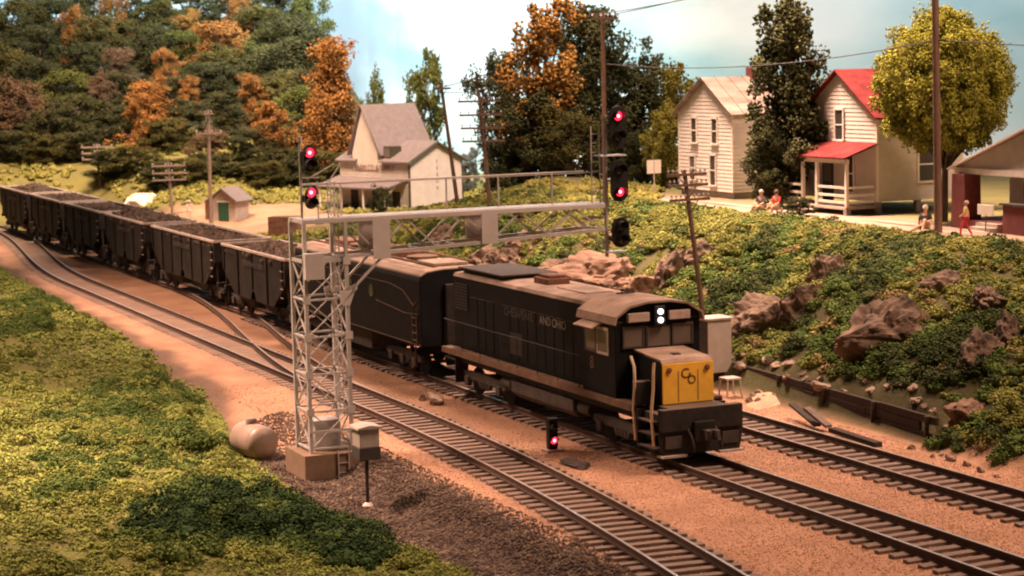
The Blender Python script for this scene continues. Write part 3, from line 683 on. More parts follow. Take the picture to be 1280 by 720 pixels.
def locomotive():
    L = thing('diesel_locomotive', 'dark diesel locomotive with yellow nose and lit headlights leading the coal train', 'locomotive', P(8.75, 0, 0), HEAD)
    mb = MB(); mb.box(-8.3, 8.1, -1.30, 1.30, 1.12, 1.45); mb.box(-8.3, 6.7, -1.50, 1.50, 1.38, 1.545)
    mb.build('underframe', M['locoblk'], L, bevel=.02)
    for sy in (-1, 1):
        mb = MB(); mb.box(-8.32, 6.72, min(sy * 1.19, sy * 1.56), max(sy * 1.19, sy * 1.56), 1.53, 1.60)
        mb.box(-8.32, 6.72, min(sy * 1.53, sy * 1.57), max(sy * 1.53, sy * 1.57), 1.40, 1.53)
        mb.build('walkway', M['sill'], L)
    # long hood with chamfered roof edges and low door relief
    hood = MB(); hood.prism([(-1.18, 1.6), (-1.18, 4.16), (-1.10, 4.27), (-.5, 4.34), (.5, 4.34), (1.10, 4.27), (1.18, 4.16), (1.18, 1.6)], 'x', -8.0, 3.25)
    h = hood.build('long_hood', M['loco'], L, bevel=.03)
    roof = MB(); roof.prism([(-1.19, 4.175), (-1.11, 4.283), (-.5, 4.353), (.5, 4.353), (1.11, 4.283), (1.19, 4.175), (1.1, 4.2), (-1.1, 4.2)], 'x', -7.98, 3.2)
    roof.build('hood_roof', M['roofdust'], L)
    for k in range(13):
        x0 = -6.4 + k * .71
        if k in (3,): continue
        for sy in (-1, 1): mb = MB(); mb.box(x0, x0 + .64, sy * 1.19 - .012, sy * 1.19 + .012, 1.75, 3.55); mb.build('hood_door', M['loco'], h, bevel=.006)
    mb = MB()
    for q in range(9): mb.box(-7.8, -6.6, -1.22, -1.17, 3.0 + q * .11, 3.06 + q * .11); mb.box(-7.8, -6.6, 1.17, 1.22, 3.0 + q * .11, 3.06 + q * .11)
    mb.build('louvre', M['locoblk'], h)
    mb = MB(); mb.box(-2.9, -1.9, -1.215, -1.15, 1.95, 2.7); mb.build('air_intake', M['sigblack'], h)
    # roof equipment
    mb = MB(); mb.box(-7.6, -4.0, -.95, .95, 4.33, 4.46); mb.build('radiator_hatch', M['locoblk'], L, bevel=.02)
    mb = MB(); mb.box(-7.75, -3.85, -1.08, 1.08, 4.465, 4.52); mb.build('radiator_cover', M['darkgrey'], L, bevel=.02)
    mb = MB(); mb.box(-2.6, -1.5, -.42, .42, 4.3, 4.56); mb.box(-2.5, -1.6, -.3, .3, 4.56, 4.66); mb.build('exhaust_stack', M['rust'], L, bevel=.03)
    mb = MB(); mb.box(-.6, 1.6, -.5, .5, 4.34, 4.385); mb.build('roof_hatch', M['roofdust'], L, bevel=.01)
    # cab
    cab = MB(); cab.box(3.25, 5.55, -1.46, 1.46, 1.6, 3.92)
    cab.prism([(-1.46, 3.92), (-1.40, 4.12), (-1.0, 4.36), (-.4, 4.46), (.4, 4.46), (1.0, 4.36), (1.40, 4.12), (1.46, 3.92)], 'x', 3.25, 5.55)
    c = cab.build('cab', M['loco'], L, bevel=.025)
    prof = [(-1.56, 3.86), (-1.50, 4.10), (-1.03, 4.40), (-.4, 4.51), (.4, 4.51), (1.03, 4.40), (1.50, 4.10), (1.56, 3.86), (1.50, 3.84), (1.44, 4.06), (1.0, 4.34), (.4, 4.45), (-.4, 4.45), (-1.0, 4.34), (-1.44, 4.06), (-1.50, 3.84)]
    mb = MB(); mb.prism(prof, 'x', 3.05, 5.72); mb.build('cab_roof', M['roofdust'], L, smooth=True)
    for sy in (-1, 1):
        for (x0, x1) in ((3.55, 4.25), (4.42, 5.1)):
            f = MB(); y0, y1 = sorted((sy * 1.455, sy * 1.50))
            f.box(x0 - .06, x1 + .06, y0, y1, 3.62, 3.70); f.box(x0 - .06, x1 + .06, y0, y1, 2.86, 2.94); f.box(x0 - .06, x0, y0, y1, 2.94, 3.62); f.box(x1, x1 + .06, y0, y1, 2.94, 3.62)
            wo = f.build('side_window', M['numb'] if x0 > 4 else M['tank'], c)
            g = MB(); g.box(x0, x1, sy * 1.47 - .01, sy * 1.47 + .01, 2.94, 3.62); g.build('pane', M['cabglass'], wo)
        a_ = MB(); a_.prism([(sy * 1.46, 3.86), (sy * 1.46, 3.81), (sy * 1.84, 3.66), (sy * 1.86, 3.70)], 'x', 3.45, 4.75); a_.build('sunshade', M['roofdust'], c)
    # cab front: windshields, number boards, headlights
    for sy in (-1, 1):
        y0, y1 = sorted((sy * .52, sy * 1.16))
        f = MB(); f.box(5.54, 5.60, y0 - .05, y1 + .05, 3.70, 3.77); f.box(5.54, 5.60, y0 - .05, y1 + .05, 3.10, 3.16); f.box(5.54, 5.60, y0 - .05, y0, 3.16, 3.70); f.box(5.54, 5.60, y1, y1 + .05, 3.16, 3.70)
        wo = f.build('windshield', M['tank'], c); g = MB(); g.box(5.55, 5.575, y0, y1, 3.16, 3.70); g.build('pane', M['cabglass'], wo)
        nb = MB(); nb.box(5.50, 5.70, y0 - .18 if sy > 0 else y0 + .1, y1 - .1 if sy > 0 else y1 + .18, 3.90, 4.17); nb.build('number_board', M['numb'], c, bevel=.015)
    f = MB(); f.box(5.54, 5.585, -.42, .42, 3.06, 3.74); wo = f.build('centre_window', M['tank'], c); g = MB(); g.box(5.58, 5.60, -.37, .37, 3.12, 3.68); g.build('pane', M['cabglass'], wo)
    hb = MB(); hb.box(5.50, 5.74, -.19, .19, 3.74, 4.36); ho = hb.build('headlight_housing', M['sigblack'], L, bevel=.04)
    for zz in (3.92, 4.18):
        l_ = MB(); l_.lathe([(.02, .0), (.085, .01), (.085, .05), (.06, .07)], (5.74, 0, zz), 'x', 16); l_.build('headlight', M['lamp'], ho, smooth=True)
    # short nose
    ns = MB(); ns.prism([(5.55, 1.6), (7.42, 1.6), (7.42, 2.80), (7.28, 2.93), (5.55, 3.05)], 'y', -.87, .87); nz = ns.build('nose', M['loco'], L, bevel=.05)
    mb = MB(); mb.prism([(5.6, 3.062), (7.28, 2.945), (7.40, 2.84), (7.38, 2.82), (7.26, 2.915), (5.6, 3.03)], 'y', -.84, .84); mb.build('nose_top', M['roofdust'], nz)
    mb = MB(); mb.box(7.415, 7.45, -.86, .86, 1.62, 2.83); mb.build('nose_door', M['yellow'], nz, bevel=.02)
    for yy in (-.33, .33):
        mb = MB(); mb.box(7.448, 7.458, yy - .01, yy + .01, 1.68, 2.6); mb.build('door_seam', M['sill'], nz)
    text('lettering', 'C', .42, M['logo'], nz, (7.456, -.10, 2.50), (R90, 0, R90)); text('lettering', 'O', .36, M['logo'], nz, (7.456, .12, 2.30), (R90, 0, R90))
    text('lettering', '&', .17, M['logo'], nz, (7.456, .06, 2.46), (R90, 0, R90))
    for yy in (-.64, .64):
        mb = MB(); mb.lathe([(.03, 0), (.085, .0), (.085, .05), (.05, .06)], (7.44, yy, 2.64), 'x', 14); mb.build('class_lamp', M['rust'], nz, smooth=True)
    mb = MB(); mb.box(6.55, 6.80, -.12, .12, 2.96, 3.02); mb.build('sand_filler', M['darkgrey'], nz)
    # front deck, pilot, steps
    mb = MB(); mb.box(6.7, 8.25, -.95, .95, 1.38, 1.60); mb.build('front_deck', M['locoblk'], L, bevel=.02)
    mb = MB(); mb.box(8.05, 8.30, -1.36, 1.36, .95, 1.62); mb.prism([(-1.42, .95), (1.42, .95), (1.30, .25), (-1.30, .25)], 'x', 8.08, 8.22)
    pl = mb.build('pilot', M['locoblk'], L, bevel=.025)
    for yy in (-.95, .95):
        mb = MB(); mb.box(8.22, 8.27, yy - .28, yy + .28, .45, .82); mb.build('pilot_plate', M['tank'], pl, bevel=.01)
    for yy in (-1.36, .55): mb = MB(); mb.box(8.0, 8.36, yy, yy + .81, .20, .26); mb.build('footboard', M['rim'], pl)
    coupler(L, 8.25, 1); coupler(L, -8.3, -1)
    mb = MB(); mb.box(8.28, 8.44, -.34, .34, .62, 1.22); mb.build('coupler_pocket', M['sigblack'], pl, bevel=.03)
    for yy in (-.5, .42):
        mb = MB(); mb.tube([(8.30, yy, 1.0), (8.46, yy + .05, .75), (8.46, yy + .12, .45), (8.40, yy + .16, .33)], .035, 8); mb.build('air_hose', M['tank'], pl, smooth=True)
    for sx, x0 in ((1, 7.0), (-1, -8.25)):
        for sy in (-1, 1):
            y0, y1 = sorted((sy * 1.0, sy * 1.50)); mb = MB()
            for zz in (.42, .82, 1.2): mb.box(x0, x0 + 1.05, y0, y1, zz, zz + .05)
            mb.box(x0 + (-.03 if sx > 0 else 1.02), x0 + (.01 if sx > 0 else 1.06), y0, y1, .4, 1.5)
            mb.build('step', M['locoblk'], L)
    mb = MB(); mb.box(6.7, 7.0, -1.5, -.95, 1.6, 2.3); mb.build('battery_box', M['locoblk'], L, bevel=.02)
    for yy in (-1.0, .96): mb = MB(); mb.box(6.98, 8.06, yy, yy + .04, .4, 1.4); mb.build('step_well', M['locoblk'], L)
    # handrails
    for (x0, dx) in ((6.95, -.35), (8.1, -.02)):
        mb = MB(); mb.tube([(x0 + dx, -1.46, 3.02), (x0 + dx * .2, -1.5, 2.75), (x0, -1.52, 2.2), (x0 - .12, -1.53, 1.5), (x0 - .05, -1.5, .55)], .045, 8); mb.build('handrail', M['cream'], L, smooth=True)
    for sy in (-1, 1):
        mb = MB(); mb.tube([(-8.2, sy * 1.5, 2.62), (3.1, sy * 1.5, 2.62)], .016, 6)
        for q in np.arange(-8.1, 3.2, 1.6): mb.tube([(q, sy * 1.5, 1.58), (q, sy * 1.5, 2.63)], .015, 6)
        mb.build('handrail', M['locoblk'], L)
    # underbody
    mb = MB(); mb.prism([(-1.15, .50), (-1.36, .70), (-1.36, 1.1), (1.36, 1.1), (1.36, .70), (1.15, .50)], 'x', -2.6, 2.3); mb.build('fuel_tank', M['tank'], L, bevel=.04)
    for (x0, x1) in ((2.5, 3.3), (-3.6, -2.8)):
        mb = MB(); mb.tube([(x0, -1.1, .88), (x1, -1.1, .88)], .22, 12); mb.build('air_reservoir', M['tank'], L, smooth=True)
    truck(L, 5.35, (-1.4, 1.4), 2.0); truck(L, -5.35, (-1.4, 1.4), 2.0)
    # lettering on the near side
    text('lettering', 'CHESAPEAKE', .40, M['letterdim'], h, (-2.15, -1.212, 3.35), (R90, 0, 0)); text('lettering', 'AND OHIO', .40, M['letter'], h, (.55, -1.212, 3.35), (R90, 0, 0))
    text('lettering', '8', .55, M['sill'], c, (3.95, -1.468, 2.5), (R90, 0, 0))
    # horn, antenna bits on the cab roof
    mb = MB(); mb.tube([(3.4, -.1, 4.50), (3.4, -.1, 4.60)], .03, 6); mb.lathe([(.03, 0), (.04, .3), (.09, .42)], (3.3, -.1, 4.63), 'x', 10); mb.lathe([(.03, 0), (.04, .26), (.08, .36)], (3.3, .12, 4.61), 'x', 10); mb.tube([(3.4, -.3, 4.53), (3.4, .35, 4.53)], .025, 6)
    mb.build('horn', M['darkgrey'], L, smooth=True)
    return L
locomotive()

def trailing_unit():
    L = thing('trailing_locomotive', 'dark streamlined trailing locomotive unit with dusty rounded roof behind the leader', 'locomotive', P(27.0, 0, 0), HEAD)
    prof = [(-1.50, 1.25), (-1.52, 3.75), (-1.46, 3.95), (-1.2, 4.1), (-.5, 4.18), (.5, 4.18), (1.2, 4.1), (1.46, 3.95), (1.52, 3.75), (1.50, 1.25)]
    mb = MB(); mb.prism(prof, 'x', -7.3, 7.75); b = mb.build('body', M['loco'], L, bevel=.06)
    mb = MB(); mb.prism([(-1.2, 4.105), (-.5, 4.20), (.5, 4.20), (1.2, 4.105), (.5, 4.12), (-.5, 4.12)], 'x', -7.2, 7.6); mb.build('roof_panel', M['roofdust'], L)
    for x0 in (-5.6, -2.4, .8, 4.2):
        mb = MB(); mb.lathe([(.62, 4.2), (.62, 4.36), (.5, 4.38)], (x0, 0, 0), 'z', 20); mb.build('roof_fan', M['sill'], L, smooth=True)
    mb = MB(); mb.box(5.4, 7.2, -.7, .7, 4.2, 4.33); mb.build('roof_hatch', M['roofdust'], L, bevel=.03)
    for yy in (-.95, .95): mb = MB(); mb.tube([(-6.8, yy, 4.3), (6.9, yy, 4.3)], .05, 8); mb.build('roof_pipe', M['sill'], L, smooth=True)
    for x0 in (-4.0, -.8, 2.5): mb = MB(); mb.box(x0 - .5, x0 + .5, -.55, .55, 4.16, 4.42); mb.build('roof_box', M['rust'], L, bevel=.03)
    # thin painted mouldings that sweep down to the end
    for pts_ in ([(-7.2, 3.42), (4.6, 3.42), (6.0, 3.28), (7.1, 2.78), (7.45, 3.0)], [(3.0, 2.62), (6.2, 2.42), (7.6, 2.50)], [(-7.2, 1.34), (7.7, 1.34)]):
        mb = MB()
        for (xa, za), (xb, zb) in zip(pts_, pts_[1:]): mb.bar((xa, -1.53, za), (xb, -1.53, zb), .025, .04, up=(0, 1, 0))
        mb.build('moulding', M['moulding'], b)
    # vestibule end with ladder and grab irons
    mb = MB(); mb.box(7.75, 7.95, -.55, .55, 1.3, 3.6); mb.build('end_diaphragm', M['locoblk'], b, bevel=.05)
    mb = MB(); mb.tube([(7.45, -1.56, 2.7), (7.45, -1.56, 1.35)], .03, 6); mb.tube([(7.0, -1.56, 2.6), (7.0, -1.56, 1.3)], .025, 6)
    for zz in np.arange(1.5, 2.6, .28): mb.tube([(7.0, -1.57, zz), (7.45, -1.57, zz)], .02, 6)
    mb.build('ladder', M['moulding'], b)
    for x0 in (6.6, -6.9):
        mb = MB(); mb.tube([(x0, -1.5, 1.3), (x0 + .02, -1.52, .6), (x0 + .2, -1.52, .4), (x0 + .5, -1.52, .55), (x0 + .55, -1.5, 1.3)], .028, 6); mb.build('stirrup_step', M['moulding'], b, smooth=True)
    for x0 in (-5, -2.5, 0, 2.5):
        mb = MB(); mb.lathe([(.05, -1.55), (.26, -1.545), (.26, -1.52), (.05, -1.515)], (x0, 0, 2.95), 'y', 18); mb.build('porthole', M['glass'], b, smooth=True)
    mb = MB(); mb.box(-2.2, 1.6, -1.25, 1.25, .45, 1.2); mb.build('fuel_tank', M['tank'], L, bevel=.06)
    truck(L, 5.0, (-1.25, 0, 1.25), 1.9); truck(L, -5.0, (-1.25, 0, 1.25), 1.9)
    coupler(L, 7.7, 1); coupler(L, -7.3, -1)
    return L
trailing_unit()

def coal_mesh(l, wd, seed, heap):
    rg = np.random.default_rng(seed); nx, ny = 40, 14
    x = np.linspace(-l, l, nx); y = np.linspace(-wd, wd, ny); X, Y = np.meshgrid(x, y, indexing='ij')
    Zc = 2.86 + (heap + .12) * (1 - (X / l) ** 4) * (1 - (Y / wd) ** 2) * (.6 + .5 * np.cos(X / l * 4.2 + seed)) + .12 * rg.random(X.shape)
    V1 = np.stack([X, Y, Zc], -1).reshape(-1, 3); i_, j_ = np.meshgrid(np.arange(nx - 1), np.arange(ny - 1), indexing='ij'); a_ = (i_ * ny + j_).ravel()
    T1 = np.concatenate([np.stack([a_, a_ + ny, a_ + ny + 1], 1), np.stack([a_, a_ + ny + 1, a_ + 1], 1)])
    px = rg.uniform(-l, l, 900); py = rg.uniform(-wd, wd, 900)
    pz = 2.88 + (heap + .12) * (1 - (px / l) ** 4) * (1 - (py / wd) ** 2) * (.6 + .5 * np.cos(px / l * 4.2 + seed)) + .05 + .05 * rg.random(900)
    V2, T2 = crumbs(np.stack([px, py, pz], 1), rg.uniform(.09, .27, 900), rg, 'oct')
    return fast_mesh('coal_load', np.concatenate([V1, V2]), np.concatenate([T1, T2 + len(V1)]), M['coal'])
def hopper(s0, s1, label, seed, heap, lab2):
    hl = (s1 - s0) / 2
    H = thing('coal_hopper', label, 'hopper car', P((s0 + s1) / 2, 0, 0), HEAD, 'coal hoppers of the train')
    w_ = 1.48
    mb = MB()                                           # open body: two sides, slope sheets, ends
    for sy in (-1, 1):
        y0, y1 = sorted((sy * (w_ - .05), sy * w_))
        mb.prism([(-hl, 3.2), (hl, 3.2), (hl, 2.2), (hl - .25, 1.95), (hl - 1.9, .95), (.45, .95), (.2, 1.35), (-.2, 1.35), (-.45, .95), (-hl + 1.9, .95), (-hl + .25, 1.95), (-hl, 2.2)], 'y', y0, y1)
    for sx in (-1, 1):
        x0, x1 = sorted((sx * (hl - .05), sx * hl)); mb.box(x0, x1, -w_ + .05, w_ - .05, 2.15, 3.2)
        mb.quad((sx * hl, -w_ + .05, 2.3), (sx * hl, w_ - .05, 2.3), (sx * (hl - 2.2), w_ - .05, .9), (sx * (hl - 2.2), -w_ + .05, .9))
    b = mb.build('body', M['hopper'], H)
    for sy in (-1, 1):
        mb = MB(); y0, y1 = sorted((sy * (w_ - .09), sy * (w_ + .05))); mb.box(-hl - .04, hl + .04, y0, y1, 3.17, 3.29); mb.build('rim', M['rim'], b, bevel=.015)
    for sx in (-1, 1):
        mb = MB(); x0, x1 = sorted((sx * (hl - .09), sx * (hl + .05))); mb.box(x0, x1, -w_ + .09, w_ - .09, 3.165, 3.285); mb.build('rim', M['rim'], b, bevel=.015)
    k = max(5, int(hl * 1.15))
    for q in range(k):
        x0 = -hl + .35 + (2 * hl - .7) * q / (k - 1); zl = 1.0 if abs(x0) < hl - 2.0 else 1.0 + (abs(x0) - hl + 2.0) * .62
        if abs(x0) < .4: zl = 1.45
        for sy in (-1, 1):
            mb = MB(); y0, y1 = sorted((sy * (w_ - .01), sy * (w_ + .07))); mb.box(x0 - .05, x0 + .05, y0, y1, zl, 3.16); mb.build('rib', M['hopper'], b)
    for cx in (-(hl - 1.9 + .45) / 2, (hl - 1.9 + .45) / 2):
        hw = (hl - 1.9 - .45) / 2
        mb = MB(); mb._add([(cx - hw, -1.35, .95), (cx + hw, -1.35, .95), (cx + hw, 1.35, .95), (cx - hw, 1.35, .95), (cx - .35, -1.0, .42), (cx + .35, -1.0, .42), (cx + .35, 1.0, .42), (cx - .35, 1.0, .42)], [(0, 1, 5, 4), (1, 2, 6, 5), (2, 3, 7, 6), (3, 0, 4, 7), (4, 5, 6, 7), (0, 3, 2, 1)]); mb.build('discharge_bay', M['hopper'], H)
    mb = MB(); mb.box(-hl - .2, hl + .2, -.25, .25, .95, 1.2); mb.box(-hl - .2, -hl + .05, -1.4, 1.4, 1.0, 1.2); mb.box(hl - .05, hl + .2, -1.4, 1.4, 1.0, 1.2)
    for sx in (-1, 1):
        for sy in (-1, 1): mb.bar((sx * (hl + .05), sy * 1.3, 1.15), (sx * (hl - .1), sy * 1.3, 2.25), .1)
    mb.build('centre_sill', M['locoblk'], H)
    truck(H, hl - 1.25, (-.84, .84), 1.15, 1.0); truck(H, -hl + 1.25, (-.84, .84), 1.15, 1.0)
    coupler(H, hl + .15, 1); coupler(H, -hl - .15, -1)
    mb = MB()
    for zz in (1.5, 1.9, 2.3, 2.7): mb.tube([(hl - .45, -w_ - .09, zz), (hl - .05, -w_ - .09, zz)], .018, 6)
    mb.build('grab_irons', M['rim'], b)
    text('lettering', lab2, .34, M['letterdim'], b, (.2, -w_ - .075, 2.62), (R90, 0, 0))
    c = link(bpy.data.objects.new('coal_load', coal_mesh(hl - .1, w_ - .08, seed, heap)), H); tag(c, kind='stuff')
    return H
HL = [(35.9, 45.9, 'black coal hopper with bright rim nearest the signal tower', 1, .30),
      (47.4, 59.9, 'longer black coal hopper second behind the signal tower with lumpy load', 2, .12),
      (61.6, 71.4, 'coal hopper with sloping dusty load just left of the second hopper', 3, .45),
      (72.9, 82.9, 'coal hopper fourth behind the locomotives with half sunken load', 4, .05),
      (84.4, 94.4, 'coal hopper fifth behind the locomotives with pale side marking', 5, .25),
      (95.9, 106.4, 'coal hopper at the left picture edge, last one visible', 6, .35)]
for (a_, b_, l_, sd, hp) in HL: hopper(a_, b_, l_, sd, hp, 'CHESAPEAKE & OHIO')

# ================================================================== SIGNAL BRIDGE
def signal_head(parent, loc, lenses, lit, h=1.36, name='signal_head', r=.31):
    """oval backplate facing the viewer along the track, hooded lenses"""
    hd = MB(); n_ = 12; out = []
    for q in range(n_ + 1): t = math.pi * q / n_; out.append((loc[1] + r * math.cos(t), loc[2] + h / 2 - r + r * math.sin(t)))
    for q in range(n_ + 1): t = math.pi + math.pi * q / n_; out.append((loc[1] + r * math.cos(t), loc[2] - h / 2 + r + r * math.sin(t)))
    hd.prism(out, 'x', loc[0] + .05, loc[0] + .11); hd.box(loc[0] - .25, loc[0] + .05, loc[1] - .17, loc[1] + .17, loc[2] - h / 2 + .2, loc[2] + h / 2 - .2)
    o = hd.build(name, M['sigblack'], parent, bevel=.01)
    for zz in lenses:
        on = abs(zz - (lit if lit is not None else 99)) < .01; c = (loc[0] + .11, loc[1], loc[2] + zz)
        le = MB(); le.lathe([(.02, .03), (.12, .02), (.145, 0)][::-1], c, 'x', 18); lo = le.build('lens', M['red'] if on else M['lensoff'], o, smooth=True)
        if on:
            k_ = MB(); k_.lathe([(.055, .031), (.05, .045), (.02, .05)], c, 'x', 14); k_.build('lamp', M['redhot'], lo, smooth=True)
        vz = MB(); ns_ = 14
        for q in range(ns_):
            t0, t1 = [math.radians(-20 + 220 * (q + e) / ns_) for e in (0, 1)]
            for rr, fl in ((.175, 1), (.162, 0)):
                vz.quad(*[(c[0] + dx, c[1] + rr * math.cos(t), c[2] + rr * math.sin(t)) for dx, t in ((0, t0), (0, t1), (.24, t1), (.24, t0))])
        vz.build('hood', M['sigblack'], o)
    return o
def signal_bridge():
    s0, n0 = SN(at(404, 590, -.8)); zb = float(terrain(s0, n0)) - .05
    s0 -= .25
    B = thing('signal_bridge', 'grey lattice cantilever signal bridge with tower on brown concrete footing', 'signal bridge', P(s0, n0, 0), HEAD)
    def mem(name, p, q, w_=.07, h=None, m_='steel', par=None): mb = MB(); mb.bar(p, q, w_, h); return mb.build(name, M[m_], par or B)
    FT = zb + .78
    mb = MB(); mb.box(-1.0, 1.0, -.98, .98, zb, FT); ft = mb.build('concrete_footing', M['concrete'], B, bevel=.02)
    a_, zt, ht = .66, 7.08, 1.15
    for sx in (-1, 1):
        for sy in (-1, 1): mem('leg', (sx * a_, sy * a_, FT), (sx * a_, sy * a_, zt), .11)
    lev = np.linspace(FT + .12, zt - ht - .05, 6)
    for k in range(6):
        for (p, q) in (((-1, -1), (1, -1)), ((1, -1), (1, 1)), ((1, 1), (-1, 1)), ((-1, 1), (-1, -1))):
            mem('strut', (p[0] * a_, p[1] * a_, lev[k]), (q[0] * a_, q[1] * a_, lev[k]), .06)
            if k < 5:
                mem('brace', (p[0] * a_, p[1] * a_, lev[k]), (q[0] * a_, q[1] * a_, lev[k + 1]), .045, .03)
                mem('brace', (q[0] * a_ * .985, q[1] * a_ * .985, lev[k]), (p[0] * a_ * .985, p[1] * a_ * .985, lev[k + 1]), .045, .03)
    for k in range(1, 6):
        for sx in (1,):
            for sy in (-1, 1):
                mb = MB(); mb.box(a_ + .055, a_ + .075, sy * a_ - .12, sy * a_ + .12, lev[k] - .12, lev[k] + .12); mb.build('gusset_plate', M['plate'], B)
    # cantilever: four chords with diagonals out to the end over the train
    end = 9.55; y0 = -a_; bw = .58; zb_ = zt - ht
    for sx in (-1, 1):
        mb = MB(); mb.box(sx * bw - .09, sx * bw + .09, y0 - .06, end, zt - .03, zt + .11); mb.build('top_chord', M['plate'], B, bevel=.01)
        mb = MB(); mb.bar((sx * bw, y0, zb_), (sx * bw, end, zb_ + .42), .12, .10); mb.build('bottom_chord', M['steel'], B)
        zlow = lambda y: zb_ + .42 * (y - y0) / (end - y0)
        pn = np.linspace(a_ + .1, end - .1, 10)
        for k in range(9):
            ya, yb = pn[k], pn[k + 1]
            if k % 2 == 0: mem('diagonal', (sx * bw, ya, zt - .03), (sx * bw, yb, zlow(yb) + .05), .07, .05)
            else: mem('diagonal', (sx * bw, ya, zlow(ya) + .05), (sx * bw, yb, zt - .03), .07, .05)
        for (ya, yb, lo_) in ((1.55, 2.12, .12), (5.2, 5.75, 0)):
            x0, x1 = sorted((sx * bw + sx * .07, sx * bw + sx * .10)); mb = MB(); mb.box(x0, x1, ya, yb, zlow(ya) - lo_ - .04, zt + .02); mb.build('splice_plate', M['plate'], B)
        mem('knee_brace', (sx * bw, a_, zb_ - 1.15), (sx * bw, 2.0, zlow(2.0)), .07)
        mb = MB(); x0, x1 = sorted((sx * a_ + sx * .06, sx * a_ + sx * .09)); mb.prism([(a_ - .28, zb_ - 1.0), (a_ + .3, zb_ - .95), (a_ + .32, zb_ - .75), (a_ + .05, zb_ - 1.45), (a_ - .2, zb_ - 1.4)], 'x', x0, x1); mb.build('gusset_plate', M['plate'], B)
    for yy in np.linspace(-a_, end, 9): mem('cross_beam', (-bw, yy, zt + .02), (bw, yy, zt + .02), .06); mem('cross_beam', (-bw, yy, zlow(yy)), (bw, yy, zlow(yy)), .05)
    mb = MB(); mb.box(-.32, .32, y0, end + .2, zt + .075, zt + .115); mb.build('walkway', M['plate'], B)
    # railing over the walkway
    mb = MB(); mb.tube([(-.5, -.3, zt + 1.12), (-.5, end - .2, zt + 1.12)], .025, 6); mb.build('handrail', M['plate'], B)
    for yy in (.95, 4.5, 6.3, 8.2): mem('rail_post', (-.5, yy, zt + .1), (-.5, yy, zt + 1.12), .045)
    # tower boxes
    mb = MB(); mb.box(a_ + .08, a_ + .34, -.75, -.15, zb_ - .55, zb_ + .25); mb.build('junction_box', M['plate'], B, bevel=.015)
    mb = MB(); mb.box(-.42, .38, -.42, .42, FT, FT + .95); mb.build('relay_cabinet', M['steel'], B, bevel=.02)
    mb = MB(); mb.box(a_ + .06, a_ + .10, -a_ - .05, a_ + .05, FT + .62, FT + .7); mb.build('strut', M['plate'], B)
    mb = MB(); mb.box(-.06, .12, a_ + .1, a_ + .5, FT + .02, FT + .5); mb.build('junction_box', M['silver'], B, bevel=.01)
    # ladders
    def ladder(x, y, z0, z1, ax='y', wd=.32, name='ladder', m_='steel', rung=.3):
        o = None; mb = MB()
        for e in (-wd / 2, wd / 2):
            d = (0, e) if ax == 'y' else (e, 0); mb.bar((x + d[0], y + d[1], z0), (x + d[0], y + d[1], z1), .035)
        for zz in np.arange(z0 + .15, z1, rung):
            d = (0, wd / 2) if ax == 'y' else (wd / 2, 0); mb.bar((x - d[0], y - d[1], zz), (x + d[0], y + d[1], zz), .025)
        return mb.build(name, M[m_], B)
    ladder(1.03, .25, zb + .02, FT + .1, 'y', .34); ladder(.2, a_ - .12, FT + 1.0, zt + .9, 'x', .36)
    ladder(.3, .1, zt + .12, zt + 1.25, 'y', .32); ladder(-.1, .55, zt + .12, zt + 1.2, 'x', .4)
    # left signal over the tower
    ym = -.52
    mb = MB(); mb.tube([(.1, ym, zt), (.1, ym, zt + 2.45)], .045, 8); mb.build('signal_mast', M['steel'], B, smooth=True)
    mb = MB(); mb.tube([(.1, ym, zt + 2.45), (.1, ym, zt + 2.62)], .09, 8); mb.build('mast_cap', M['silver'], B)
    signal_head(B, (.32, ym + .2, zt + 1.95), (.18, -.18), .18, .84, r=.18); signal_head(B, (.32, ym + .2, zt + .72), (.2, -.12), .2, .62, r=.18)
    mem('bracket', (.1, ym, zt + 1.35), (.2, ym + .55, zt + 1.35), .04); mem('bracket', (.1, ym, zt + 1.12), (.1, end, zt + 1.10), .025)
    mem('bracket', (.1, ym + .2, zt + 1.3), (.1, ym + 1.1, zt + 1.75), .03); mem('bracket', (.1, ym + .9, zt + 1.2), (.1, ym + 1.3, zt + 1.75), .03)
    # right signal mast hanging past the end
    ym = end + .18
    mb = MB(); mb.tube([(.35, ym, zt - 1.65), (.35, ym, zt + 2.95)], .065, 10); mb.build('signal_mast', M['steel'], B, smooth=True)
    for zz in (zt - .35, zt + .05): mem('bracket', (0, end - .3, zz), (.35, ym, zz), .06)
    signal_head(B, (.5, ym + .36, zt + 2.55), (.36, -.28), .36, 1.36); signal_head(B, (.5, ym + .38, zt + .82), (.36, -.36), -.36, 1.36); signal_head(B, (.5, ym + .40, zt - .86), (.2, -.22), None, 1.0)
    for zz in (2.42, .82, -.78): mem('bracket', (.3, ym, zt + zz), (.3, ym + .4, zt + zz), .05)
    mb = MB(); mb.box(.05, .65, ym - .3, ym + .62, zt + 1.62, zt + 1.66); mb.build('platform', M['plate'], B); mb = MB(); mb.box(.2, .6, ym - .1, ym + .6, zt - 1.52, zt - 1.47); mb.build('platform', M['plate'], B)
    ladder(.2, ym - .28, zt + .1, zt + 2.6, 'y', .3, 'ladder', 'plate')
    mem('brace', (-bw, end - 1.6, zt + .1), (.1, ym, zt - 1.3), .03); mem('brace', (bw, end - 1.6, zt + .1), (.3, ym, zt - 1.3), .03)
    return B
signal_bridge()

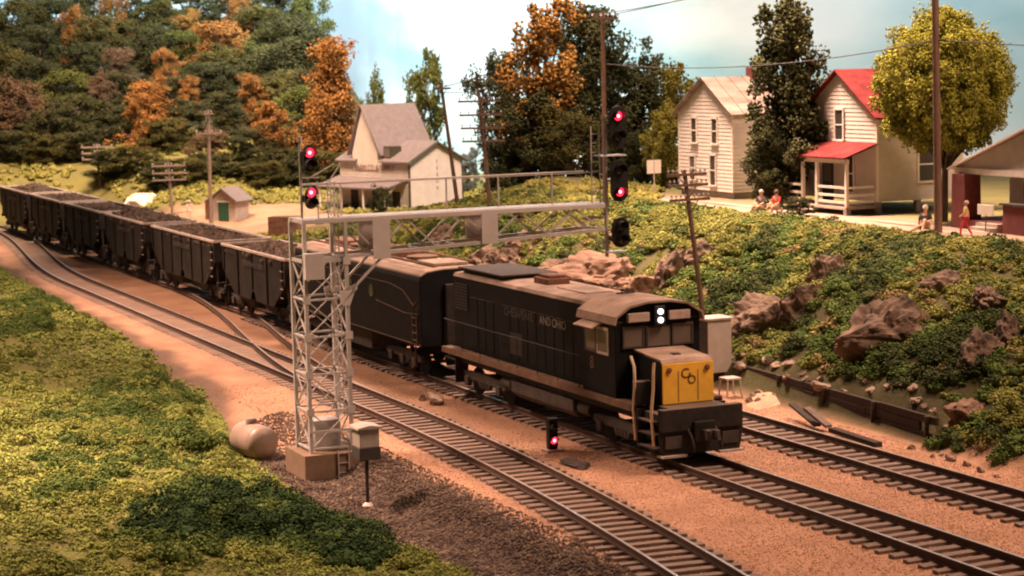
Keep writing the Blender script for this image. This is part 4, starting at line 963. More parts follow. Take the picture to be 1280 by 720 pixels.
# ================================================================== POLES AND WIRES
def insulators(mb_list, parent, pts_):
    for p in pts_:
        mb = MB(); mb.lathe([(.015, 0), (.015, .06), (.05, .07), (.045, .14), (.02, .17)], p, 'z', 8); mb.build('insulator', M['insul'], parent, smooth=True)
def pole(label, base, top, arms, mat_='wood', r0=.15, r1=.10, yaw=0.0, group=None, ins=True, brace=True):
    """wooden pole from base to top (leaning if they differ), cross-arms (distance down from the top, half length, pins per side)"""
    base, top = Vector(base), Vector(top)
    T_ = thing('utility_pole', label, 'utility pole', base, 0, group)
    mb = MB(); v = top - base; mb.tube([(0, 0, -.3), v * .5, v], [r0, (r0 + r1) / 2, r1], 10); mb.build('post', M[mat_], T_, smooth=True)
    dn = -v.normalized(); ax = Vector((math.cos(yaw), math.sin(yaw), 0))
    for (dz, hl, pins) in arms:
        c = v + dn * dz + Vector((-ax.y, ax.x, 0)) * -(r1 + .05)
        mb = MB(); mb.bar(c - ax * hl, c + ax * hl, .085, .11); a_ = mb.build('crossarm', M[mat_], T_)
        if brace:
            for sg in (-1, 1): mb = MB(); mb.bar(c + ax * (sg * hl * .45), c + Vector((0, 0, -.55)), .03, .03); mb.build('arm_brace', M['tank'], T_)
        if ins:
            for q in range(pins):
                for sg in (-1, 1): insulators(None, a_, [c + ax * (sg * (.22 + (hl - .3) * q / max(1, pins - 1))) + Vector((0, 0, .055))])
    return T_, base + v
YW = math.atan2(N2.y, N2.x)
def pole_at(px, pyb, pyt, pxt, z, label, arms, mat_='wood', yaw=YW, **kw):
    b = onground(px, pyb, z); t = aty(pxt, pyt, b.y)
    return pole(label, b, t, arms, mat_, yaw=yaw, **kw)
_, W1 = pole_at(757, 262, 14, 753, 4.6, 'tall dark utility pole rising directly behind the right signal mast', [(.35, .85, 2)], yaw=YW + .25, r0=.14, r1=.1)
bR = onground(1173, 293, 4.6); tR = bR + Vector((-.15, 0, 11.5))
_, W2 = pole('tall brown utility pole by the road cut off by the top of the picture', bR, tR, [(.35, .9, 2)], 'wood', .17, .13, YW + .25)
_, W3 = pole_at(573, 258, 104, 551, 2.5, 'leaning brown utility pole at the right corner of the feed mill', [(.3, .5, 1)], yaw=YW, r0=.12, r1=.09)
ARM4 = [(.62, 1.15, 3), (1.35, 1.15, 3), (2.05, 1.15, 3), (2.75, 1.15, 3)]
pole_at(613, 258, 112, 598, 3.0, 'dark telegraph pole with four crossarms right of the feed mill', ARM4, yaw=YW - .45, r0=.12, r1=.09)
pole_at(880, 397, 212, 855, 1.2, 'telegraph pole with three crossarms leaning on the rocky bank', [(.2, .95, 4), (.62, .95, 4), (1.2, .95, 4)], 'wood', yaw=YW + .1, r0=.11, r1=.085)
pole_at(264, 282, 137, 260, .4, 'weathered pole with one crossarm beside the green door shed', [(.3, .35, 1), (1.7, .95, 2)], 'woodgrey', yaw=YW - .2, r0=.15, r1=.11)
pole_at(125, 232, 180, 121, 3.0, 'distant pale telegraph pole with three crossarms in the left clearing', [(.25, 1.3, 2), (.75, 1.3, 2), (1.25, 1.3, 2)], 'woodgrey', yaw=YW - .3, r0=.12, r1=.1)
pole_at(216, 270, 203, 210, .8, 'short telegraph pole with three crossarms left of the shed', [(.25, 1.25, 2), (.78, 1.25, 2), (1.3, 1.25, 2)], 'woodgrey', yaw=YW - .2, r0=.11, r1=.09)
def wire(label, p, q, sag, r=.022):
    mb = MB(); p, q = Vector(p), Vector(q)
    mb.tube([p.lerp(q, t) - Vector((0, 0, 4 * sag * t * (1 - t))) for t in np.linspace(0, 1, 25)], r, 6)
    return tag(mb.build('overhead_wire', M['wire'], smooth=True), label, 'wire', 'overhead wires')
far = W2 + (W2 - W1).normalized() * 22
off = Vector((.5, .2, 0))
wire('upper overhead wire from the tall dark pole towards the top right', W1 + Vector((.6, .2, -.15)), W2 + Vector((.5, 0, 1.0)), .35)
wire('second overhead wire just under the uppermost one at right', W1 + Vector((-.5, -.2, -.15)), W2 + Vector((-.5, 0, .6)), .5)
lw1, lw2 = aty(757, 80, W1.y), aty(1169, 50, bR.y)
wire('low overhead wire crossing in front of the two street houses', lw1, lw2, .55)
wire('overhead wire running right from the road pole across the yellow green tree', lw2, lw2 + (aty(1330, 48, 78) - lw2) * 5, .5)
wire('overhead wire between the feed mill pole and the tall dark pole', W3 + Vector((.1, 0, -.2)), W1 + Vector((-.6, -.2, -.2)), .5)
wire('lower overhead wire between the feed mill pole and the tall dark pole', W3 + Vector((-.1, 0, -.5)), W1 + Vector((-.1, 0, -.9)), .9)

# ================================================================== LINESIDE THINGS
def propane_tank():
    c = onground(318, 572, -.7); z = c.z
    T_ = thing('storage_tank', 'dull brown horizontal storage tank with domed ends beside the signal tower', 'tank', c, math.radians(-58)); T_.scale = (1.2, 1.2, 1.2)
    mb = MB(); pr_ = [(.0, -.82)] + [(.46 * math.sin(a_), -.52 - .30 * math.cos(a_)) for a_ in np.linspace(.12, R90, 7)] + [(.46, .52)] + [(.46 * math.cos(a_), .52 + .30 * math.sin(a_)) for a_ in np.linspace(.2, 1.45, 7)]
    mb.lathe([(max(r_, .01), h_) for r_, h_ in pr_], (0, 0, .48), 'x', 24); b = mb.build('shell', M['propane'], T_, smooth=True)
    mb = MB(); mb.lathe([(.15, .88), (.16, 1.0), (.13, 1.07), (.04, 1.1)], (-.1, 0, 0), 'z', 16); mb.build('valve_dome', M['propane'], T_, smooth=True)
    for x0 in (-.15, .5):
        mb = MB()
        for q in range(20):
            t0, t1 = 2 * math.pi * q / 20, 2 * math.pi * (q + 1) / 20; mb.quad(*[(x0 + dx, .468 * math.cos(t), .48 + .468 * math.sin(t)) for dx, t in ((0, t0), (.02, t0), (.02, t1), (0, t1))])
        mb.build('weld_band', M['propane'], b)
    for x0 in (-.45, .4): mb = MB(); mb.box(x0 - .08, x0 + .08, -.3, .3, -.05, .1); mb.build('saddle', M['concrete'], T_)
propane_tank()
def post_box():
    c = onground(460, 634, -.8)
    T_ = thing('relay_box', 'small white and grey relay box on a thin post by the tower', 'relay box', c, HEAD + R90 * 0)
    mb = MB(); mb.tube([(0, 0, 0), (0, 0, 1.5)], .055, 10); mb.build('post', M['darkgrey'], T_, smooth=True)
    mb = MB(); mb.box(-.34, .34, -.32, .32, 1.42, 1.78); mb.build('lower_case', M['darkgrey'], T_, bevel=.02)
    mb = MB(); mb.box(-.32, .32, -.30, .30, 1.78, 2.32); mb.build('case', M['silver'], T_, bevel=.02)
    mb = MB(); mb.prism([(-.39, 2.32), (.39, 2.32), (.36, 2.38), (0, 2.44), (-.36, 2.38)], 'x', -.4, .4); mb.build('lid', M['silver'], T_, bevel=.01)
    mb = MB(); mb.lathe([(.14, -.05), (.16, .05), (.10, .13), (.03, .15)], (0, 0, 0), 'z', 12); mb.build('foot', M['palerock'], T_, smooth=True)
post_box()
def dwarf_signal():
    c = onground(691, 564, -.25); T_ = thing('dwarf_signal', 'short black dwarf signal glowing red between the tracks', 'signal', c, HEAD)
    mb = MB(); mb.box(-.24, .24, -.28, .28, 0, .07); mb.build('base_plate', M['numb'], T_, bevel=.01)
    mb = MB(); mb.box(-.16, .10, -.15, .15, .07, 1.02); h = mb.build('housing', M['sigblack'], T_, bevel=.03)
    mb = MB(); mb.box(-.10, .2, -.16, .16, 1.02, 1.06); mb.build('cap', M['tank'], h)
    for zz, on in ((.36, 1), (.76, 0)):
        mb = MB(); mb.lathe([(.115, 0), (.10, .03), (.02, .05)], (.10, 0, zz), 'x', 16); le = mb.build('lens', M['red'] if on else M['lensoff'], h, smooth=True)
        if on: mb = MB(); mb.lathe([(.05, .045), (.02, .065)], (.10, 0, zz), 'x', 12); mb.build('lamp', M['redhot'], le)
        mb = MB()
        for q in range(10):
            t0, t1 = [math.radians(190 * (q + e) / 10 - 5) for e in (0, 1)]; mb.quad(*[(.10 + dx, .13 * math.cos(t), zz + .13 * math.sin(t)) for dx, t in ((0, t0), (0, t1), (.14, t1), (.14, t0))])
        mb.build('hood', M['sigblack'], h)
dwarf_signal()
RB = [rock_mesh(300 + q, 3, M['rubble'], .5) for q in range(4)]
def stone(px, py, wpx, hpx, z, label, group, m_=None, k=0, mesh=None):
    c = onground(px, py, z); ppm = FPX / c.y; o = link(bpy.data.objects.new('stone', mesh or RB[k % 4]))
    o.scale = (wpx / ppm * .6, wpx / ppm * .5, hpx / ppm * .62); o.location = c + Vector((0, 0, hpx / ppm * .22)); o.rotation_euler = (0, 0, k * 1.3)
    return tag(o, label, 'stone', group)
stone(530, 500, 16, 14, -.25, 'smaller left stone of the pair between the two nearer tracks', 'trackside stones', k=1)
stone(547, 506, 26, 20, -.25, 'larger pale stone of the pair between the two nearer tracks', 'trackside stones', k=2)
stone(212, 357, 10, 8, -.25, 'tiny pale stone below the second coal hopper', 'trackside stones', k=0)
stone(180, 256, 42, 26, .6, 'large pale white block behind the third coal hopper', 'trackside stones', mesh=rock_mesh(333, 3, M['palerock'], .15))
for q, (x_, y_, a_, b_) in enumerate([(937, 503, 12, 10), (948, 504, 16, 12), (960, 500, 14, 9), (968, 497, 10, 8), (951, 494, 18, 10), (941, 497, 10, 9)]):
    stone(x_, y_, a_, b_, -.25, 'stone of the little rubble heap right of the locomotive pilot', 'rubble heap stones', k=q)
rp = random.Random(5)
for q in range(26):
    t = q / 25; x_ = 925 + 205 * t + rp.uniform(-6, 6); y_ = 455 + 82 * t + rp.uniform(-5, 3)
    p = P(*SN(at(x_, y_, .9)), 0); o = link(bpy.data.objects.new('stone', RB[q % 4])); sz = rp.uniform(.12, .3)
    s_, n_2 = 16.5 - 16 * t, 8.75 + rp.uniform(-.15, .5); o.location = P(s_, n_2, float(terrain(s_, n_2)) + .05); o.scale = (sz * 1.4, sz, sz * .8); o.rotation_euler = (0, 0, q * 1.1)
    tag(o, 'stone lying along the top of the dark timber retaining wall', 'stone', 'stones on the timber wall')
for q, (x_, y_, w_) in enumerate([(1140, 562, 12), (1166, 572, 10), (1190, 577, 16), (1208, 583, 13), (1226, 590, 12), (1246, 598, 10), (1178, 570, 10)]):
    stone(x_, y_, w_, w_ * .8, -.2, 'loose brown stone at the bank foot beside the far track', 'bank foot stones', k=q)
# timber retaining wall
RWL = thing('retaining_wall', 'dark timber plank retaining wall at the foot of the bank', 'retaining wall', P(0, 0, 0))
RWL.location = (0, 0, 0)
for row in range(3):
    for q in range(5):
        s_a, s_b = .5 + q * 3.3 + (row % 2) * .9, .5 + (q + 1) * 3.3 + (row % 2) * .9 - .03
        mb = MB(); jn = rp.uniform(-.03, .03); n_a = lambda s__: 8.25 + .045 * s__ + jn
        mb.bar(P(s_a, n_a(s_a), -.14 + row * .27), P(min(s_b, 17.2), n_a(min(s_b, 17.2)), -.14 + row * .27 + rp.uniform(-.03, .03)), .12, .25); mb.build('plank', M['timber'], RWL, bevel=.015)
for q in range(6):
    s_a = .9 + q * 3.2; mb = MB(); mb.bar(P(s_a, 8.15 + .045 * s_a, -.3), P(s_a, 8.16 + .045 * s_a, .52), .13); mb.build('post', M['timber'], RWL, bevel=.01)
def loose_board(label, p, q, w_, h, m_='timberw'):
    mb = MB(); mb.bar(p, q, w_, h); return tag(mb.build('loose_board', M[m_], bevel=.01), label, 'board', 'loose boards by the wall')
loose_board('weathered board leaning down beside the far track', at(1008, 510, .35), at(1036, 533, -.12), .3, .09)
loose_board('dark low plank lying parallel to the far track below the timber wall', at(1040, 537, -.1), at(1098, 556, -.1), .28, .16, 'timber')
loose_board('second weathered board resting against the dirt mound', at(990, 505, .2), at(1022, 532, -.15), .25, .08, 'timber')
def relay_cabinet():
    s_, n_2 = SN(at(893, 478, -.25)); c = P(s_, n_2, -.28)
    T_ = thing('relay_cabinet', 'pale grey trackside relay cabinet standing behind the locomotive nose', 'cabinet', c, HEAD)
    mb = MB(); mb.box(-.45, .45, -.5, .5, .45, 2.42); b = mb.build('case', M['silver'], T_, bevel=.02)
    mb = MB(); mb.box(-.52, .52, -.57, .57, 2.42, 2.50); mb.build('roof', M['silver'], T_, bevel=.015)
    mb = MB(); mb.box(-.40, .40, -.535, -.505, .55, 2.36); d_ = mb.build('door', M['tank'], b)
    for zz in np.arange(.7, 2.3, .22): mb = MB(); mb.box(-.36, .36, -.56, -.535, zz, zz + .04); mb.build('louvre', M['tank'], d_)
    for (x0, y0) in ((-.38, -.42), (.38, -.42), (-.38, .42), (.38, .42)): mb = MB(); mb.box(x0 - .05, x0 + .05, y0 - .05, y0 + .05, 0, .45); mb.build('leg', M['darkgrey'], T_)
relay_cabinet()
def work_stand():
    s_, n_2 = SN(at(913, 494, -.25)); c = P(s_, n_2, -.28); T_ = thing('work_stand', 'small pale trestle stand right of the locomotive nose', 'stand', c, HEAD)
    mb = MB(); mb.box(-.3, .3, -.3, .3, .62, .68); mb.build('top', M['silver'], T_)
    for (x0, y0) in ((-.25, -.25), (.25, -.25), (-.25, .25), (.25, .25)): mb = MB(); mb.bar((x0 * 1.2, y0 * 1.2, 0), (x0, y0, .62), .05); mb.build('leg', M['silver'], T_)
work_stand()
# ballast mound by the far track
mm = rock_mesh(400, 4, mat('mound_dirt', (.46, .28, .185), .95, .2, 4, .5), .12); o = link(bpy.data.objects.new('dirt_mound', mm)); c = onground(965, 512, -.2); o.location = c + Vector((0, 1.5, -.1)); o.scale = (1.1, 2.6, .38); o.rotation_euler = (0, 0, -.4); tag(o, 'low tan dirt mound with rubble beside the far track', 'mound')
dg = rock_mesh(401, 3, mat('cinder_mound', (.06, .045, .035), .95, .4, 4, .6), .4); o = link(bpy.data.objects.new('cinder_heap', dg)); c = onground(722, 583, -.25); o.location = c; o.scale = (.42, 1.1, .2); o.rotation_euler = (0, 0, .42); tag(o, 'small dark cinder heap just right of the dwarf signal', 'mound')

# ================================================================== BUILDINGS (local x towards the viewer along the street, y away from the tracks)
def clap(mb, a, b, z0, z1, nrm, step=.19, gable=None, lip=.022):
    """lapped boards on a wall from a to b; gable = (ridge z) clips the rows to a triangle above z1"""
    a, b = Vector((*a, 0)), Vector((*b, 0)); nv = Vector((*nrm, 0)); z = z0; top = gable or z1
    while z < top - .01:
        ze = min(z + step, top)
        def cut(zz): return 0 if zz <= z1 or not gable else .5 * (zz - z1) / (gable - z1)
        t0, t1 = cut(z), cut(ze); p0, p1 = a.lerp(b, t0), a.lerp(b, 1 - t0); q0, q1 = a.lerp(b, t1), a.lerp(b, 1 - t1); up = lambda v, zz, o_: v + nv * o_ + Vector((0, 0, zz))
        mb.quad(up(p0, z, lip), up(p1, z, lip), up(q1, ze, 0), up(q0, ze, 0)); mb.quad(up(p0, z, 0), up(p1, z, 0), up(p1, z, lip), up(p0, z, lip)); z = ze
def window(parent, c, w_, h, face, frame='white', pane='glass', sill=True, sash=True):
    """face: '-y', '+x' ... ; c = centre on the wall plane"""
    ax = {'-y': (Vector((1, 0, 0)), Vector((0, -1, 0))), '+x': (Vector((0, 1, 0)), Vector((1, 0, 0))), '+y': (Vector((-1, 0, 0)), Vector((0, 1, 0)))}[face]; u, nv = ax; c = Vector(c); Z = Vector((0, 0, 1))
    def bx(mb, u0, u1, z0, z1, d0, d1):
        vs = [c + u * a_ + nv * d + Z * z for d in (d0, d1) for (a_, z) in ((u0, z0), (u1, z0), (u1, z1), (u0, z1))]
        mb._add(vs, [(0, 1, 2, 3), (7, 6, 5, 4), (0, 4, 5, 1), (1, 5, 6, 2), (2, 6, 7, 3), (3, 7, 4, 0)])
    f = MB(); t = .09; bx(f, -w_ / 2 - t, -w_ / 2, -h / 2, h / 2, 0, .07); bx(f, w_ / 2, w_ / 2 + t, -h / 2, h / 2, 0, .07); bx(f, -w_ / 2 - t, w_ / 2 + t, h / 2, h / 2 + t, 0, .08)
    fo = f.build('window', M[frame], parent)
    g = MB(); bx(g, -w_ / 2, w_ / 2, -h / 2, h / 2, .025, .035); g.build('pane', M[pane], fo)
    if sash: q = MB(); bx(q, -w_ / 2, w_ / 2, -.03, .03, .035, .06); q.build('sash', M[frame], fo)
    if sill: q = MB(); bx(q, -w_ / 2 - t - .04, w_ / 2 + t + .04, -h / 2 - .08, -h / 2, 0, .13); q.build('sill', M[frame], fo)
    return fo
def gable_roof(parent, x0, x1, y0, y1, ze, zr, m_, over=.25, th=.08, panels=0, along='y'):
    """ridge runs along y (depth) at the middle of x0..x1"""
    xm = (x0 + x1) / 2; sl = (zr - ze) / (xm - x0)
    for sg in (-1, 1):
        xe = xm + sg * (x1 - x0) / 2 + sg * over; zz = ze - over * sl; n_p = max(1, panels); ys = np.linspace(y0 - over, y1 + over, n_p + 1)
        for q in range(n_p):
            mb = MB(); ya, yb = ys[q], ys[q + 1] - (.015 if panels else 0)
            mb._add([(xe, ya, zz), (xm, ya, zr), (xm, yb, zr), (xe, yb, zz), (xe, ya, zz + th), (xm, ya, zr + th), (xm, yb, zr + th), (xe, yb, zz + th)], [(3, 2, 1, 0), (4, 5, 6, 7), (0, 1, 5, 4), (1, 2, 6, 5), (2, 3, 7, 6), (3, 0, 4, 7)])
            r_ = mb.build('roof_panel' if panels else 'roof', M[m_], parent)
            if panels:
                k = MB(); k._add([(xe, ya - .02, zz + th), (xm, ya - .02, zr + th), (xm, ya + .02, zr + th), (xe, ya + .02, zz + th), (xe, ya - .02, zz + th + .05), (xm, ya - .02, zr + th + .05), (xm, ya + .02, zr + th + .05), (xe, ya + .02, zz + th + .05)], [(3, 2, 1, 0), (4, 5, 6, 7), (0, 1, 5, 4), (1, 2, 6, 5), (2, 3, 7, 6), (3, 0, 4, 7)]); k.build('roof_seam', M[m_], r_)
def house(name, label, s_c, n_c, wid, dep, zb, ze, zr, wallm, roofm, panels=0):
    """corner nearest the viewer on the street side at (s_c, n_c); local x=0 there, body towards -x and +y"""
    H = thing(name, label, 'house', P(s_c, n_c, 0), HEAD)
    w_ = MB(); w_.prism([(-wid, zb), (0, zb), (0, ze), (-wid / 2, zr - .02), (-wid, ze)], 'y', .02, dep); wl = w_.build('wall', M[wallm], H)
    c = MB(); clap(c, (-wid, 0), (0, 0), zb, ze, (0, -1), gable=zr - .05); c.build('siding', M[wallm], wl)
    c = MB(); clap(c, (.0, 0), (.0, dep), zb, ze, (1, 0)); c.build('siding', M[wallm], wl)
    for (x0, y0) in ((0, 0), (-wid, 0), (0, dep)): b = MB(); b.box(x0 - .06, x0 + .035, y0 - .035, y0 + .06, zb, ze); b.build('corner_board', M['white'], wl)
    gable_roof(H, -wid, 0, 0, dep, ze, zr, roofm, panels=panels)
    return H
g0 = 4.62
# --- porch house
PH = house('porch_house', 'pale two storey house with red roof and front porch', 25.9, 23.1, 6.2, 4.6, 5.15, 9.0, 11.0, 'sidinghouse', 'redroof', 0)
window(PH, (-3.0, -.02, 8.55), .62, 1.35, '-y'); window(PH, (.02, 2.6, 6.75), .8, 1.5, '+x'); window(PH, (-2.1, -.02, 6.35), .5, 1.6, '-y', sill=False); window(PH, (.02, 3.9, 8.4), .6, 1.2, '+x')
mb = MB(); mb.box(-4.45, -3.55, -.06, -.01, 4.98, 6.9); d_ = mb.build('front_door', M['darkin'], PH); mb = MB(); mb.box(-4.3, -3.7, -.08, -.055, 5.9, 6.75); mb.build('pane', M['cabglass'], d_)
mb = MB(); mb.box(-6.0, -.1, -1.6, -.0, 4.86, 4.98); pd = mb.build('porch_deck', M['plank'], PH, bevel=.01)
mb = MB(); mb._add([(-6.3, -1.8, 7.12), (.12, -1.8, 7.12), (.12, -.03, 7.72), (-6.3, -.03, 7.72), (-6.3, -1.8, 7.20), (.12, -1.8, 7.20), (.12, -.03, 7.80), (-6.3, -.03, 7.80)], [(3, 2, 1, 0), (4, 5, 6, 7), (0, 1, 5, 4), (1, 2, 6, 5), (2, 3, 7, 6), (3, 0, 4, 7)]); mb.build('porch_roof', M['redroof'], PH)
mb = MB(); mb.box(-6.1, .02, -1.58, -1.48, 6.92, 7.10); mb.build('porch_beam', M['white'], PH)
for x0 in (-5.95, -3.75, -2.55, -.12): mb = MB(); mb.box(x0 - .07, x0 + .07, -1.6, -1.46, 4.98, 6.92); mb.build('porch_post', M['white'], PH)
for (xa, xb) in ((-5.88, -3.82), (-2.48, -.19)):
    for zz in (5.12, 5.42, 5.78): mb = MB(); mb.box(xa, xb, -1.56, -1.49, zz, zz + .11); mb.build('porch_rail', M['white'], PH)
for zz in (5.12, 5.42, 5.78): mb = MB(); mb.box(-.16, -.09, -1.45, -.1, zz, zz + .11); mb.build('porch_rail', M['white'], PH)
for q in range(3): mb = MB(); mb.box(-3.7, -2.6, -1.92 - q * .3, -1.62 - q * .3, 4.78 - q * .15 - .05, 4.78 - q * .15); mb.build('step', M['plank'], PH)
for (x0, y0) in ((-5.9, -1.5), (-.15, -1.5), (-3, -1.5), (-.1, 2.2), (-.1, 4.4), (-.1, .1)): mb = MB(); mb.box(x0 - .12, x0 + .12, y0 - .12, y0 + .12, 4.4, 5.15 if y0 > -1 else 4.86); mb.build('foundation_post', M['stonewall'], PH)
# --- white house
WH = house('tin_roof_house', 'tall pale house with rusty tin roof behind the dark tree', 38.6, 23.0, 5.6, 5.2, 4.95, 8.95, 10.65, 'sidingpink', 'tin', 7)
for (x0, z0, h_) in ((-3.9, 8.0, 1.25), (-1.75, 8.0, 1.25), (-4.1, 6.05, 1.2), (-1.95, 6.0, 1.5)): window(WH, (x0, -.02, z0), .52, h_, '-y', frame='sidingpink' if z0 < 7 else 'white')
window(WH, (.02, 3.0, 6.1), .7, 1.3, '+x')
mb = MB(); mb.box(-5.6, -.1, .1, 5.0, 4.3, 4.96); mb.build('foundation', M['stonewall'], WH)
mb = MB(); mb.box(-3.1, -2.5, 2.6, 3.2, 10.2, 11.2); mb.build('chimney', M['brickred'], WH, bevel=.02)
# --- porch bungalow at the right edge
BG = thing('brick_porch_bungalow', 'bungalow with pale gable and red brick porch pillars at the right edge', 'house', P(17.8, 21.6, 0), HEAD)
wd_ = 9.6
mb = MB(); mb.box(0, wd_, 2.6, 6.2, 4.6, 7.1); wl = mb.build('wall', M['stonewall'], BG)
c = MB(); clap(c, (0, 2.58), (wd_, 2.58), 4.9, 7.1, (0, -1)); c.build('siding', M['sidinghouse'], wl)
c = MB(); clap(c, (0, .0), (wd_, .0), 7.1, 7.12, (0, -1), gable=8.75); g_ = c.build('gable_siding', M['sidinghouse'], BG)
mb = MB(); mb.prism([(0, 7.1), (wd_, 7.1), (wd_ / 2, 8.72)], 'y', .03, .1); mb.build('gable', M['sidinghouse'], BG)
gable_roof(BG, 0, wd_, 0, 6.2, 7.1, 8.78, 'tin', .3)
for sg in (0, 1):
    mb = MB(); xa = -.25 if sg == 0 else wd_ + .25; mb.bar((xa, -.28, 7.02), (wd_ / 2, -.28, 8.80), .06, .2, up=(0, 1, 0)); mb.build('barge_board', M['white'], BG)
mb = MB(); mb.box(-.1, wd_ + .1, -.12, .12, 6.85, 7.09); mb.build('porch_beam', M['white'], BG)
for x0 in (.55, 5.2, wd_ - .5): mb = MB(); mb.prism([(x0 - .5, 4.5), (x0 + .5, 4.5), (x0 + .42, 6.84), (x0 - .42, 6.84)], 'y', -.4, .4); mb.build('brick_pillar', M['brickred'], BG, bevel=.02)
mb = MB(); mb.box(.1, wd_, -.3, 2.6, 4.5, 5.0); mb.build('porch_floor', M['brickred'], BG)
mb = MB(); mb.box(3.6, wd_, -.5, -.25, 4.5, 5.75); mb.build('porch_wall', M['brickred'], BG, bevel=.02); mb = MB(); mb.box(3.5, wd_ + .1, -.6, -.15, 5.75, 5.83); mb.build('wall_cap', M['tank'], BG)
for q in range(3): mb = MB(); mb.box(2.0, 3.4, -.6 - q * .3, -.3 - q * .3, 4.5, 4.98 - q * .14); mb.build('step', M['plank'], BG)
mb = MB(); mb.box(2.0, 2.9, 2.5, 2.56, 5.0, 6.9); mb.build('front_door', M['darkin'], BG); window(BG, (4.0, 2.56, 6.2), 1.1, 1.2, '-y')
SG = thing('yard_sign', 'small white yard sign by the bungalow steps', 'sign', P(14.6, 20.6, g0), HEAD)
mb = MB(); mb.tube([(0, 0, 0), (0, 0, .9)], .025, 6); mb.build('stake', M['wood'], SG); mb = MB(); mb.box(-.5, .5, -.03, .03, .75, 1.15); mb.build('board', M['white'], SG, bevel=.01)
RS = thing('road_sign', 'small white double road sign in front of the trees left of the tin roof house', 'sign', onground(818, 244, 4.6), HEAD)
zz_ = 2.0 * 1
mb = MB(); mb.tube([(0, 0, 0), (0, 0, 1.9)], .03, 6); mb.build('post', M['steel'], RS)
for e in (-.22, .22): mb = MB(); mb.box(-.02, .02, e - .19, e + .19, 1.15, 1.85); mb.build('sign_panel', M['white'], RS)

# --- feed mill
c0 = at(513, 262, 1.25); c0.z = 0; fa = math.atan2(-.76, .65)          # local x along the signed front towards the viewer, y = away along the gable
FM = thing('feed_mill', 'cream feed mill with steep brown roof and sloping porch roof', 'mill', c0, fa); FM.scale = (.88, 1, 1)
zb = 1.0; L_, Wd = 9.6, 4.9
mb = MB(); mb.box(-L_, 0, 0, Wd, zb, 4.75); mb.prism([(0, 4.75), (Wd, 4.75), (Wd / 2, 6.0)], 'x', -3.6, 0); mb.prism([(0, 4.75), (Wd, 4.75), (Wd / 2, 6.0)], 'x', -L_, -7.2); wl = mb.build('wall', M['depotwall'], FM)
c = MB(); clap(c, (0, 0), (0, Wd), zb, 4.75, (1, 0), gable=5.98, step=.24); c.build('siding', M['depotwall'], wl)
c = MB(); clap(c, (-L_, 0), (0, 0), zb, 4.75, (0, -1), step=.24); c.build('siding', M['depotwall'], wl)
def slab(name, pts4, m_, par, th=.1):
    a_ = [Vector(p) for p in pts4]; mb = MB(); mb._add(a_ + [p + Vector((0, 0, th)) for p in a_], [(3, 2, 1, 0), (4, 5, 6, 7), (0, 1, 5, 4), (1, 2, 6, 5), (2, 3, 7, 6), (3, 0, 4, 7)]); return mb.build(name, M[m_], par)
for (xa, xb) in ((-3.7, .3), (-L_ - .3, -7.0)):
    slab('roof', [(xa, -.3, 4.58), (xb, -.3, 4.58), (xb, Wd / 2, 6.02), (xa, Wd / 2, 6.02)], 'depotroof', FM); slab('roof', [(xa, Wd + .3, 4.58), (xb, Wd + .3, 4.58), (xb, Wd / 2, 6.02), (xa, Wd / 2, 6.02)], 'depotroof', FM)
for e in (0, 1):
    ya, za, yb_, zb_ = (-.32, 4.5, Wd / 2, 5.98) if e == 0 else (Wd + .32, 4.5, Wd / 2, 5.98); mb = MB(); mb.bar((.32, ya, za), (.32, yb_, zb_), .06, .16, up=(1, 0, 0)); mb.build('gable_trim', M['depottrim'], FM)
mb = MB(); mb.box(-.06, .05, -.06, .06, zb, 4.6); mb.build('corner_trim', M['depottrim'], FM); mb = MB(); mb.box(-.06, .05, Wd - .06, Wd + .06, zb, 4.6); mb.build('corner_trim', M['depottrim'], FM)
# steep central headhouse: its gable looks towards the tracks
hx0, hx1, hz = -8.2, -3.2, 8.7
mb = MB(); mb.prism([(hx0 + .6, 4.0), (hx1 - .9, 4.0), (hx1 - 1.0, 5.2), ((hx0 + hx1) / 2 - .5, hz - .1), (hx0 + .5, 5.2)], 'y', -.06, Wd - .4); mb.build('headhouse', M['depotwall'], FM)
xm = (hx0 + hx1) / 2 - .5
slab('steep_roof', [(hx1 - .3, -.25, 5.05), (hx1 - .3, Wd, 5.05), (xm, Wd, hz), (xm, -.25, hz)], 'depotroof', FM); slab('steep_roof', [(hx0, -.25, 5.05), (hx0, Wd, 5.05), (xm, Wd, hz), (xm, -.25, hz)], 'depotroof', FM)
# dormer, porch roof, posts, platform
mb = MB(); mb.box(-3.55, -2.6, .1, 1.1, 4.7, 5.75); dm = mb.build('dormer', M['depottrim'], FM); mb = MB(); mb.box(-3.4, -2.72, .04, .1, 4.95, 5.6); mb.build('pane', M['cabglass'], dm)
slab('porch_roof', [(-L_ - .2, -2.2, 2.75), (-.1, -2.2, 2.75), (-.1, -.03, 3.4), (-L_ - .2, -.03, 3.4)], 'depotroof', FM)
for x0 in (-9.4, -6.4, -3.3, -.4): mb = MB(); mb.bar((x0, -2.05, zb), (x0, -2.05, 2.74), .12); mb.build('porch_post', M['white'], FM)
mb = MB(); mb.bar((-.4, -2.05, 2.2), (-.4, -1.0, 3.0), .08); mb.build('porch_brace', M['white'], FM)
mb = MB(); mb.box(-L_, .0, -2.3, 0, .55, 1.0); mb.build('loading_dock', M['plank'], FM)
for x0 in (-7.6, -4.6, -1.8): mb = MB(); mb.box(x0 - .5, x0 + .5, -.06, -.02, zb, 2.5); mb.build('loading_door', M['tank'], FM)
text('lettering', 'FARM CO & SUPPLY', .62, M['rust'], FM, (-4.6, -.1, 4.15), (R90, 0, 0))
for q, ch in enumerate('FEEDS'): text('lettering', ch, .36, M['sill'], FM, (.03, Wd * .52, 4.6 - q * .48), (R90, 0, R90))
